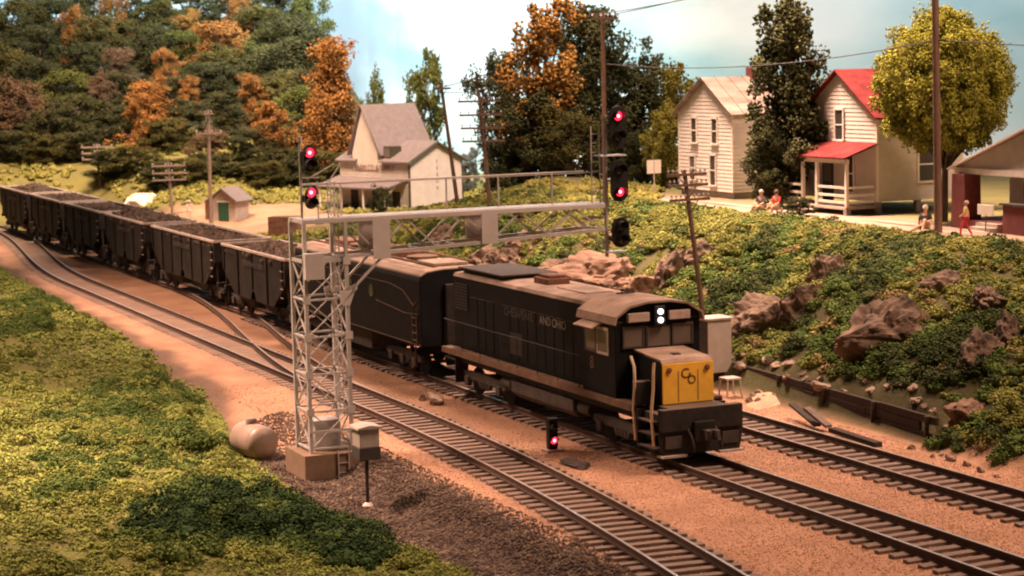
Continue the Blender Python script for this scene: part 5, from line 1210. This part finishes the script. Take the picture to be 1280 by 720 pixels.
# brown board fence and ramp right of the mill
FN = thing('board_fence', 'low reddish brown board fence at the foot of the feed mill gable', 'fence', (0, 0, 0))
pa, pb_ = at(518, 268, .9), at(640, 236, 2.6)
pa = Vector((c0.x + 1.2, c0.y - .6, .3)); pb_ = Vector((c0.x + 9.5, c0.y + 5.0, 1.0))
for q in range(16):
    a_, b_ = pa.lerp(pb_, q / 16), pa.lerp(pb_, (q + .93) / 16); h_ = .9 + 1.1 * q / 16; mb = MB(); mb._add([a_, b_, b_ + Vector((0, 0, h_)), a_ + Vector((0, 0, h_)), a_ + Vector((0, .08, 0)), b_ + Vector((0, .08, 0)), b_ + Vector((0, .08, h_)), a_ + Vector((0, .08, h_))], [(0, 1, 2, 3), (7, 6, 5, 4), (0, 4, 5, 1), (1, 5, 6, 2), (2, 6, 7, 3), (3, 7, 4, 0)]); mb.build('board', M['rust'], FN)
# --- green door shed
cs = at(281, 283, .2)
SH = thing('trackside_shed', 'tiny cream shed with green door behind the coal hoppers', 'shed', Vector((cs.x, cs.y, ground(cs) - .05)), -.35); SH.scale = (.9, .9, .9)
mb = MB(); mb.box(-1.15, 1.0, 0, 2.4, 0, 1.85); mb.prism([(-1.15, 1.85), (1.0, 1.85), (-.07, 2.65)], 'y', 0, 2.4); wl = mb.build('wall', M['plank'], SH)
mb = MB(); mb.box(-.5, .42, -.05, 0, .02, 1.6); mb.build('door', M['greendoor'], SH); mb = MB(); mb.box(-.62, .55, -.08, -.02, 1.6, 1.72); mb.build('door_lintel', M['white'], SH)
slab('roof', [(-1.55, -.4, 1.6), (-1.55, 2.6, 1.6), (-.07, 2.6, 2.68), (-.07, -.4, 2.68)], 'depotroof', SH, .09); slab('roof', [(1.4, -.4, 1.6), (1.4, 2.6, 1.6), (-.07, 2.6, 2.68), (-.07, -.4, 2.68)], 'depotroof', SH, .09)
mb = MB(); mb.box(-1.9, -1.2, .3, 1.6, 0, 1.75); mb.build('side_bin', M['rust'], SH)
cb = at(357, 300, .2); CB = thing('brown_crate', 'plain brown wooden crate behind the nearest coal hopper', 'crate', Vector((cb.x, cb.y, ground(cb))), -.2)
for q in range(4): mb = MB(); mb.box(-1.0, 1.0, -.6, -.54, q * .36, q * .36 + .34); mb.build('slat', M['rust'], CB)
mb = MB(); mb.box(-.98, .98, -.54, .6, 0, 1.42); mb.build('box', M['rust'], CB)

# ================================================================== PEOPLE
def skin_mesh(name, verts, edges, radii, m_, parent, root=0, sub=1):
    me = bpy.data.meshes.new(name); me.from_pydata(verts, edges, []); o = link(bpy.data.objects.new(name, me), parent)
    o.modifiers.new('skin', 'SKIN'); sd = o.modifiers.new('sub', 'SUBSURF'); sd.levels = sd.render_levels = sub
    if not me.skin_vertices: me.skin_vertices.new() if hasattr(me.skin_vertices, 'new') else None
    sv = me.skin_vertices[0].data
    for q, r_ in enumerate(radii): sv[q].radius = (r_, r_) if not isinstance(r_, tuple) else r_
    sv[root].use_root = True
    md = o.modifiers; o.modifiers['sub'].show_viewport = True
    me.materials.append(m_); return o
def person(label, loc, rz, pose, top, low, hairm='hair', scale=1.0, hat=None):
    T_ = thing('person', label, 'person', loc, rz); T_.scale = (scale,) * 3
    J = dict(pel=(0, 0, .95), che=(0, 0, 1.30), nek=(0, 0, 1.47), hd=(0, .02, 1.62), shL=(.19, 0, 1.40), elL=(.25, .02, 1.12), haL=(.24, -.10, .88), shR=(-.19, 0, 1.40), elR=(-.25, .02, 1.12), haR=(-.24, -.10, .88),
             hiL=(.10, 0, .90), knL=(.11, -.02, .50), anL=(.11, .02, .08), toL=(.12, -.17, .04), hiR=(-.10, 0, .90), knR=(-.11, -.02, .50), anR=(-.11, .02, .08), toR=(-.12, -.17, .04))
    J.update(pose)
    names = list(J); ix = {k: q for q, k in enumerate(names)}
    ed = [('pel', 'che'), ('che', 'nek'), ('nek', 'hd'), ('che', 'shL'), ('shL', 'elL'), ('elL', 'haL'), ('che', 'shR'), ('shR', 'elR'), ('elR', 'haR'), ('pel', 'hiL'), ('hiL', 'knL'), ('knL', 'anL'), ('anL', 'toL'), ('pel', 'hiR'), ('hiR', 'knR'), ('knR', 'anR'), ('anR', 'toR')]
    rad = dict(pel=(.14, .11), che=(.15, .11), nek=.055, hd=.10, shL=.065, elL=.045, haL=.04, shR=.065, elR=.045, haR=.04, hiL=.09, knL=.065, anL=.045, toL=.04, hiR=.09, knR=.065, anR=.045, toR=.04)
    def sub_(name, keep, grow, m_, root, sb=1):
        ks = [k for k in names if k in keep]; im = {k: q for q, k in enumerate(ks)}
        return skin_mesh(name, [J[k] for k in ks], [(im[a_], im[b_]) for a_, b_ in ed if a_ in im and b_ in im], [tuple(np.multiply(rad[k], grow)) if isinstance(rad[k], tuple) else rad[k] * grow for k in ks], m_, T_, im[root], sb)
    sub_('body', names, 1.0, M['skin'], 'pel', 2)
    sub_('shirt', ('pel', 'che', 'shL', 'elL', 'shR', 'elR'), 1.14, M[top], 'pel'); sub_('trousers', ('pel', 'hiL', 'knL', 'anL', 'hiR', 'knR', 'anR'), 1.14, M[low], 'pel')
    hd = Vector(J['hd']); mb = MB(); n_ = 10
    mb.lathe([(.02, .135), (.075, .12), (.112, .06), (.118, .0), (.10, -.04)], tuple(hd + Vector((0, .025, .02))), 'z', n_); mb.build('hair', M[hairm], T_, smooth=True)
    mb = MB(); mb.lathe([(.02, -.12), (.012, -.09)], tuple(hd + Vector((0, 0, -.01))), 'y', 6); mb.build('nose', M['skin'], T_, smooth=True)
    for e in (-.035, .035): mb = MB(); mb.lathe([(.012, -.098), (.006, -.092)], tuple(hd + Vector((e, 0, .015))), 'y', 6); mb.build('eye', M['darkin'], T_)
    if hat: mb = MB(); mb.lathe([(.19, .07), (.18, .085), (.11, .09), (.105, .17), (.06, .19)], tuple(hd), 'z', 12); mb.build('hat', M[hat], T_, smooth=True)
    return T_
SIT = dict(pel=(0, .1, .42), che=(0, .12, .78), nek=(0, .10, .95), hd=(0, .08, 1.10), shL=(.19, .12, .88), elL=(.24, -.02, .62), haL=(.16, -.25, .55), shR=(-.19, .12, .88), elR=(-.24, -.02, .62), haR=(-.16, -.25, .55), hiL=(.10, .05, .40), knL=(.13, -.36, .48), anL=(.14, -.42, .08), toL=(.15, -.60, .04), hiR=(-.10, .05, .40), knR=(-.13, -.36, .48), anR=(-.14, -.42, .08), toR=(-.15, -.60, .04))
GSIT = dict(pel=(0, .1, .14), che=(0, .20, .50), nek=(0, .18, .66), hd=(0, .15, .82), shL=(.19, .20, .60), elL=(.26, .06, .38), haL=(.18, -.22, .36), shR=(-.19, .20, .60), elR=(-.28, .30, .34), haR=(-.30, .38, .06), hiL=(.10, .05, .14), knL=(.13, -.32, .46), anL=(.14, -.62, .08), toL=(.15, -.78, .06), hiR=(-.10, .05, .14), knR=(-.16, -.38, .16), anR=(-.18, -.78, .08), toR=(-.2, -.92, .1))
WALK = dict(elL=(.26, -.06, 1.13), haL=(.22, -.28, .98), elR=(-.26, .10, 1.12), haR=(-.25, .12, .88), knL=(.11, -.20, .52), anL=(.11, -.24, .09), toL=(.12, -.42, .05), knR=(-.11, .06, .50), anR=(-.11, .30, .12), toR=(-.12, .16, .04))
def pat(px, py, z=4.6): p = onground(px, py, z); return p
p_ = pat(950, 270); person('left seated person in dark clothes beside the dark street tree', p_, HEAD + R90 * 0 + .3, SIT, 'cloth1', 'cloth5', 'hairgrey', .95)
bn = thing('garden_stool', 'low wooden stool under the left of the two seated people', 'stool', p_ + Vector((.03, .1, 0)), HEAD + .3)
mb = MB(); mb.box(-.2, .2, -.1, .3, .28, .33); mb.build('seat', M['plank'], bn)
for a_ in (-.15, .15):
    for b_ in (-.05, .25): mb = MB(); mb.box(a_ - .025, a_ + .025, b_ - .025, b_ + .025, 0, .28); mb.build('leg', M['plank'], bn)
p_ = pat(969, 270); person('right seated person wearing a red shirt beside the dark street tree', p_, HEAD + .3, SIT, 'cloth2', 'cloth5', 'hair', .95)
bn = thing('garden_stool', 'low wooden stool under the person in the red shirt', 'stool', p_ + Vector((.03, .1, 0)), HEAD + .3)
mb = MB(); mb.box(-.2, .2, -.1, .3, .28, .33); mb.build('seat', M['plank'], bn)
for a_ in (-.15, .15):
    for b_ in (-.05, .25): mb = MB(); mb.box(a_ - .025, a_ + .025, b_ - .025, b_ + .025, 0, .28); mb.build('leg', M['plank'], bn)
person('person in dark clothes sitting on the ground left of the road pole', pat(1155, 288), -.5, GSIT, 'cloth1', 'cloth5', 'hairgrey', 1.05)
person('person with yellow top and red legs striding by the bungalow steps', pat(1207, 296), -1.9, WALK, 'cloth3', 'cloth2', 'hairgrey', .8)
person('person in white standing beyond the coal hoppers left of the shed', onground(237, 276, .3), .4, {}, 'cloth4', 'cloth4', 'hair', .85, hat='cloth4')
person('small person with a pale hat standing under the feed mill porch', Vector(c0) + Vector((-6.2, 3.2, 1.0 - c0.z)), -.4, {}, 'cloth4', 'cloth6', 'hair', .8, hat='cloth4')

# ================================================================== TREES
def tree_proto(kind, seed, ncl, per, csz):
    """crown crumbs and a branching trunk for a tree of height 1: limbs carry clusters, clusters carry crumbs"""
    rg = np.random.default_rng(seed); cen = []; rad = []; limbs = []
    nl = max(8, ncl // 6)
    def inside(z, a_):
        if kind == 'pyramid': return .30 * (1 - z) ** .75 + .04
        if kind == 'street': return .24 * max(0, 1 - z) ** .55 * min(1, z * 4) + .03
        if kind == 'tall': return .21 * max(.0, math.sin(math.pi * min(1, max(0, z)))) ** .6 + .03
        if kind in ('airy', 'lacy'): return .31 * max(0, 1 - ((z - .56) / .46) ** 2) ** .5
        if kind == 'dome': return .46 * max(0, 1 - ((z - .64) / (.31 if z > .64 else .26)) ** 2) ** .5
        return .37 * max(0, 1 - ((z - .53) / .47) ** 2) ** .5
    z_lo = {'pyramid': .08, 'tall': .12, 'street': .12, 'airy': .16, 'lacy': .14, 'dome': .41}.get(kind, .10)
    for q in range(nl):
        z = z_lo + (.97 - z_lo) * (q + rg.random()) / nl; a_ = q * 2.4 + rg.normal() * .4; R_ = inside(z, a_) * (rg.uniform(.55, 1.12) if kind != 'dome' else rg.uniform(.84, .92))
        limbs.append((R_ * math.cos(a_), R_ * math.sin(a_), z)); big = {'dome': .06, 'airy': .095, 'lacy': .09, 'tall': .075, 'street': .075}.get(kind, .10)
        for k in range(6): cen.append(np.array(limbs[-1]) * np.array([1, 1, 1]) + rg.normal(size=3) * big * np.array([.75, .75, .6]) - np.array([limbs[-1][0], limbs[-1][1], 0]) * rg.random() * .55); rad.append(rg.uniform(.5, 1) * big)
    cen = np.array(cen); rad = np.array(rad); idx = np.repeat(np.arange(len(cen)), per); d = rg.normal(size=(len(idx), 3)); d /= np.linalg.norm(d, axis=1)[:, None]
    pts_ = cen[idx] + d * (rad[idx] * rg.uniform(.35, 1.18, len(idx)))[:, None]; pts_[:, 2] = np.clip(pts_[:, 2], .03, 1.2)
    V, T = crumbs(pts_, rg.uniform(.6, 1.35, len(idx)) * csz, rg); cm = fast_mesh('crown', V, T, M['bark'])
    mb = MB(); lean = rg.normal(size=2) * .015; mb.tube([(0, 0, -.05), (lean[0], lean[1], .35), (lean[0] * 2, lean[1] * 2, .8)], [.026, .018, .006], 7)
    for c in limbs:
        z0 = max(.10, c[2] * .6); mb.tube([(lean[0], lean[1], z0), ((lean[0] + c[0]) / 2, (lean[1] + c[1]) / 2, (z0 + c[2]) / 2 + .015), c], [.011, .007, .003], 5)
    return cm, mb.mesh('trunk', M['bark'], True)
PRO = {'round': [tree_proto('round', 500 + q, 84, 75, .0125) for q in range(3)], 'pyramid': [tree_proto('pyramid', 510 + q, 168, 50, .011) for q in range(2)],
       'airy': [tree_proto('airy', 520 + q, 110, 80, .0105) for q in range(2)], 'tall': [tree_proto('tall', 530 + q, 110, 55, .011) for q in range(2)], 'dome': [tree_proto('dome', 540, 900, 105, .0066)],
       'street': [tree_proto('street', 551, 132, 80, .0098)], 'lacy': [tree_proto('lacy', 560, 130, 100, .0092)]}
TC = dict(grey=foam('grey_foliage', [(.06, .07, .06), (.10, .11, .10), (.14, .15, .13), (.18, .18, .16)], pscale=2.5), dark=foam('dark_foliage', [(.018, .022, .010), (.038, .043, .017), (.064, .066, .026), (.10, .096, .038)], pscale=2.5), olive=foam('olive_foliage', [(.03, .03, .010), (.062, .058, .017), (.10, .09, .027), (.15, .125, .037)], pscale=2.5),
          green=foam('green_foliage', [(.028, .036, .010), (.06, .072, .018), (.10, .11, .027), (.16, .15, .04)], pscale=2.5), brown=foam('brown_foliage', [(.05, .032, .02), (.095, .06, .034), (.145, .092, .052), (.20, .135, .08)], pscale=2.5),
          orange=foam('orange_foliage', [(.11, .052, .016), (.20, .092, .026), (.30, .14, .04), (.40, .20, .065)], pscale=2.5), gold=foam('gold_foliage', [(.12, .065, .016), (.24, .125, .03), (.36, .19, .05), (.46, .27, .09)], pscale=2.5),
          lime=foam('lime_foliage', [(.09, .095, .016), (.17, .165, .03), (.26, .235, .05), (.34, .30, .075)], pscale=2.5), yellow=foam('yellow_green_foliage', [(.11, .115, .016), (.20, .20, .028), (.29, .285, .045), (.37, .35, .07)], pscale=4))
tree_n = 0
LM = []
def tree(p, h, wd, kind, col, label, group=None):
    """h metres tall; wd = width factor"""
    global tree_n
    cm, tm = PRO[kind][tree_n % len(PRO[kind])]; tree_n += 1
    T_ = thing({'orange': 'autumn_tree', 'gold': 'autumn_tree'}.get(col, 'leafy_tree'), label, 'tree', p, (tree_n * 2.4) % 6.28, group); T_.scale = (h * wd, h * wd, h)
    c = link(bpy.data.objects.new('crown', cm), T_); c.material_slots[0].link = 'OBJECT'; c.material_slots[0].material = TC[col]
    link(bpy.data.objects.new('trunk', tm), T_); return T_
def tree_px(px, ytop, ybot, wpx, Y, kind, col, label, group=None, zmin=None):
    """a tree at depth Y, whose top and width the photo shows; it stands on the terrain"""
    t = aty(px, ytop, Y); g = ground(t); h = t.z - g + .15
    natural = {'pyramid': .62, 'airy': .62, 'tall': .46, 'dome': 1.0, 'round': .8, 'street': .46, 'lacy': .62}[kind]
    return tree((t.x, t.y, g), h, (wpx * Y / FPX) / (h * natural), kind, col, label, group)
# --- wooded hillside: single out the coloured trees, then the crowd
HG = 'trees of the wooded hillside'
tree_px(415, 58, 215, 84, 172, 'pyramid', 'orange', 'large orange autumn tree at the right end of the wooded hillside', HG)
tree_px(185, 104, 205, 70, 180, 'pyramid', 'orange', 'conical orange autumn tree above the two short telegraph poles', HG)
tree_px(341, 132, 232, 48, 174, 'tall', 'orange', 'narrow orange autumn tree right of the pole beside the shed', HG)
tree_px(275, 28, 120, 82, 203, 'round', 'orange', 'broad orange autumn tree high in the middle of the hillside', HG)
tree_px(92, 14, 70, 54, 212, 'round', 'orange', 'orange autumn tree high near the left end of the hillside', HG)
tree_px(237, 100, 170, 28, 190, 'tall', 'orange', 'thin orange tree right of the conical orange tree', HG)
tree_px(207, 62, 120, 36, 200, 'round', 'orange', 'small orange tree above the conical orange tree', HG)
tree_px(316, 98, 180, 40, 188, 'tall', 'orange', 'slim orange tree left of the narrow orange tree', HG)
tree_px(296, 2, 60, 46, 216, 'round', 'orange', 'orange tree on the hill crest above the broad orange tree', HG)
tree_px(143, -6, 40, 44, 224, 'round', 'orange', 'orange tree cut by the top of the picture on the hill crest', HG)
tree_px(232, 16, 60, 50, 222, 'round', 'gold', 'rusty tree on the hill crest left of the broad orange tree', HG)
tree_px(28, 108, 205, 84, 180, 'round', 'brown', 'brown tree at the left end of the wood above the clearing', HG)
tree_px(148, 62, 140, 54, 197, 'round', 'brown', 'brownish tree behind the conical orange tree', HG)
tree_px(262, 165, 245, 62, 172, 'round', 'brown', 'brownish bushy tree behind the pole beside the shed', HG)
tree_px(120, 100, 180, 40, 188, 'tall', 'brown', 'thin brown tree left of the conical orange tree', HG)
LMK = [(415, 58, 'rightmost orange tree'), (185, 104, 'conical orange tree'), (341, 132, 'narrow orange tree'), (275, 28, 'broad orange tree'), (92, 14, 'left orange tree'), (207, 62, 'small orange tree'), (316, 98, 'slim orange tree'), (296, 2, 'crest orange tree'), (143, -6, 'topmost orange tree'), (28, 108, 'left brown tree'), (148, 62, 'middle brownish tree'), (262, 165, 'brownish bushy tree')]
for (x_, yt, w_, Y_t, kd, cl) in [(75, 90, 60, 186, 'round', 'green'), (8, 60, 60, 196, 'round', 'olive'), (50, 40, 66, 204, 'round', 'dark'), (10, 0, 64, 214, 'round', 'olive'), (45, -10, 60, 222, 'round', 'olive'), (120, 25, 60, 210, 'round', 'olive'),
    (110, 55, 56, 202, 'round', 'dark'), (170, 30, 66, 214, 'round', 'olive'), (185, 38, 60, 206, 'round', 'dark'), (230, 40, 52, 206, 'round', 'green'), (200, 5, 60, 222, 'round', 'olive'), (265, 0, 60, 226, 'round', 'dark'), (330, 8, 60, 214, 'round', 'olive'),
    (345, 55, 76, 194, 'round', 'dark'), (300, 85, 66, 192, 'round', 'dark'), (365, 20, 56, 204, 'airy', 'dark'), (382, -4, 46, 214, 'airy', 'green'), (325, 60, 60, 200, 'round', 'green'), (255, 80, 60, 196, 'round', 'dark'), (230, 130, 60, 182, 'round', 'dark'),
    (285, 120, 60, 183, 'round', 'dark'), (370, 110, 60, 180, 'round', 'green'), (385, 150, 56, 174, 'round', 'dark'), (310, 165, 56, 173, 'round', 'dark'), (90, 120, 60, 181, 'round', 'dark'), (140, 130, 56, 182, 'round', 'dark'), (60, 140, 60, 179, 'round', 'dark'),
    (205, 150, 60, 178, 'round', 'olive'), (168, 185, 60, 170, 'round', 'olive'), (20, 25, 56, 208, 'round', 'dark'), (75, 0, 60, 218, 'round', 'dark'), (105, -10, 56, 228, 'round', 'olive'), (170, -8, 56, 230, 'round', 'dark'), (230, -8, 56, 230, 'round', 'green'),
    (300, -6, 56, 230, 'round', 'olive'), (345, -8, 50, 226, 'airy', 'dark'), (0, 130, 60, 184, 'round', 'dark'), (-30, 60, 70, 196, 'round', 'dark'), (-40, 110, 70, 182, 'round', 'olive'), (-30, 10, 70, 212, 'round', 'olive'), (275, 60, 60, 199, 'round', 'olive'), (155, 95, 60, 191, 'round', 'dark'), (35, 75, 60, 193, 'round', 'dark'),
    (390, 95, 56, 184, 'round', 'dark'), (215, 100, 60, 192, 'round', 'dark'), (355, 90, 56, 188, 'round', 'olive'), (260, 195, 50, 168, 'round', 'dark'), (300, 205, 50, 167, 'round', 'dark'), (375, 200, 50, 167, 'round', 'dark'), (140, 190, 60, 172, 'round', 'dark'), (195, 205, 60, 164, 'round', 'dark'), (235, 200, 60, 165, 'round', 'olive'), (330, 205, 56, 165, 'round', 'olive'), (350, 190, 60, 168, 'round', 'dark'), (410, 190, 60, 168, 'round', 'olive'), (100, 165, 60, 176, 'round', 'dark'), (60, 172, 56, 175, 'round', 'olive'), (10, 165, 60, 176, 'round', 'dark')]:
    nm = {'green': 'fresh green', 'olive': 'olive green', 'dark': 'dark green', 'brown': 'brown'}[cl]
    lm = min(LMK, key=lambda q: (q[0] - x_) ** 2 + ((q[1] - yt) * 1.0) ** 2); dx, dy = x_ - lm[0], yt - lm[1]
    where = ('right of' if dx > 0 else 'left of') if abs(dx) > abs(dy) else ('below' if dy > 0 else 'above')
    lb = nm + ' hillside tree ' + where + ' the ' + lm[2]
    if lb in LM:
        l2 = sorted(LMK, key=lambda q: (q[0] - x_) ** 2 + (q[1] - yt) ** 2)
        for q in l2[1:]:
            lb = nm + ' hillside tree between the ' + lm[2] + ' and the ' + q[2]
            if lb not in LM: break
    LM.append(lb); tree_px(x_, yt, 0, w_ * 1.3, Y_t, kd, cl, lb, 'crowded hillside trees')
# --- behind the mill and the street
SG_ = 'trees behind the street'
tree_px(531, 74, 200, 66, 172, 'round', 'green', 'airy green tree rising behind the feed mill roof')
tree_px(474, 103, 180, 42, 182, 'round', 'green', 'small green tree peeking over the left of the feed mill roof')
tree_px(628, 74, 235, 74, 136, 'lacy', 'dark', 'lacy dark tree right of the four arm telegraph pole', SG_)
tree_px(676, 12, 225, 92, 127, 'tall', 'gold', 'tall golden orange tree left of the tall dark pole', SG_)
tree_px(738, 18, 235, 120, 130, 'lacy', 'dark', 'big dark green tree behind the tall dark pole', SG_)
tree_px(664, 118, 235, 120, 126, 'round', 'dark', 'dark bushy tree in front of the golden tree', SG_)
tree_px(706, 140, 235, 100, 124, 'round', 'olive', 'olive bushy tree low beneath the big dark tree', SG_)
tree_px(772, 75, 240, 80, 134, 'airy', 'dark', 'dark tree just right of the upper signal head', SG_)
tree_px(815, 80, 245, 84, 132, 'airy', 'dark', 'dark tree behind the lime green tree', SG_)
tree_px(856, 92, 245, 84, 118, 'round', 'lime', 'lime green round tree left of the tin roof house', SG_)
tree_px(826, 142, 245, 62, 116, 'round', 'lime', 'smaller lime green tree in front of the dark tree by the sign', SG_)
tree_px(800, 170, 245, 64, 122, 'round', 'dark', 'dark low tree behind the middle signal head', SG_)
tree_px(850, 190, 245, 60, 120, 'round', 'dark', 'dark low bushy tree at the left wall of the tin roof house', SG_)
tree_px(990, 12, 262, 100, 98, 'street', 'dark', 'tall dark leafy street tree between the two houses', SG_)
tree_px(968, 165, 262, 70, 97.5, 'lacy', 'dark', 'lower dark tree under the tall street tree between the houses', SG_)
t = aty(1180, 22, 88); g = ground(t); tree((t.x, t.y, g), t.z - g, 1.12 * (170 * 88 / FPX) / (t.z - g) / .98, 'dome', 'yellow', 'large round yellow green tree behind the road pole', SG_)
tree_px(475, 238, 262, 30, 140, 'round', 'dark', 'dark bush in front of the feed mill porch')
tree_px(1000, 250, 275, 40, 92, 'round', 'dark', 'small dark shrub beside the porch house steps')
for (x_, y_, w_, Y_t) in ((585, 190, 36, 172), (618, 205, 34, 168), (646, 200, 30, 170)):
    tree_px(x_, y_, 0, w_, Y_t, 'round', 'grey', {585: 'grey green bush just right of the feed mill', 618: 'grey green bush behind the four arm telegraph pole', 646: 'grey green bush left of the dark bushy tree'}[x_])
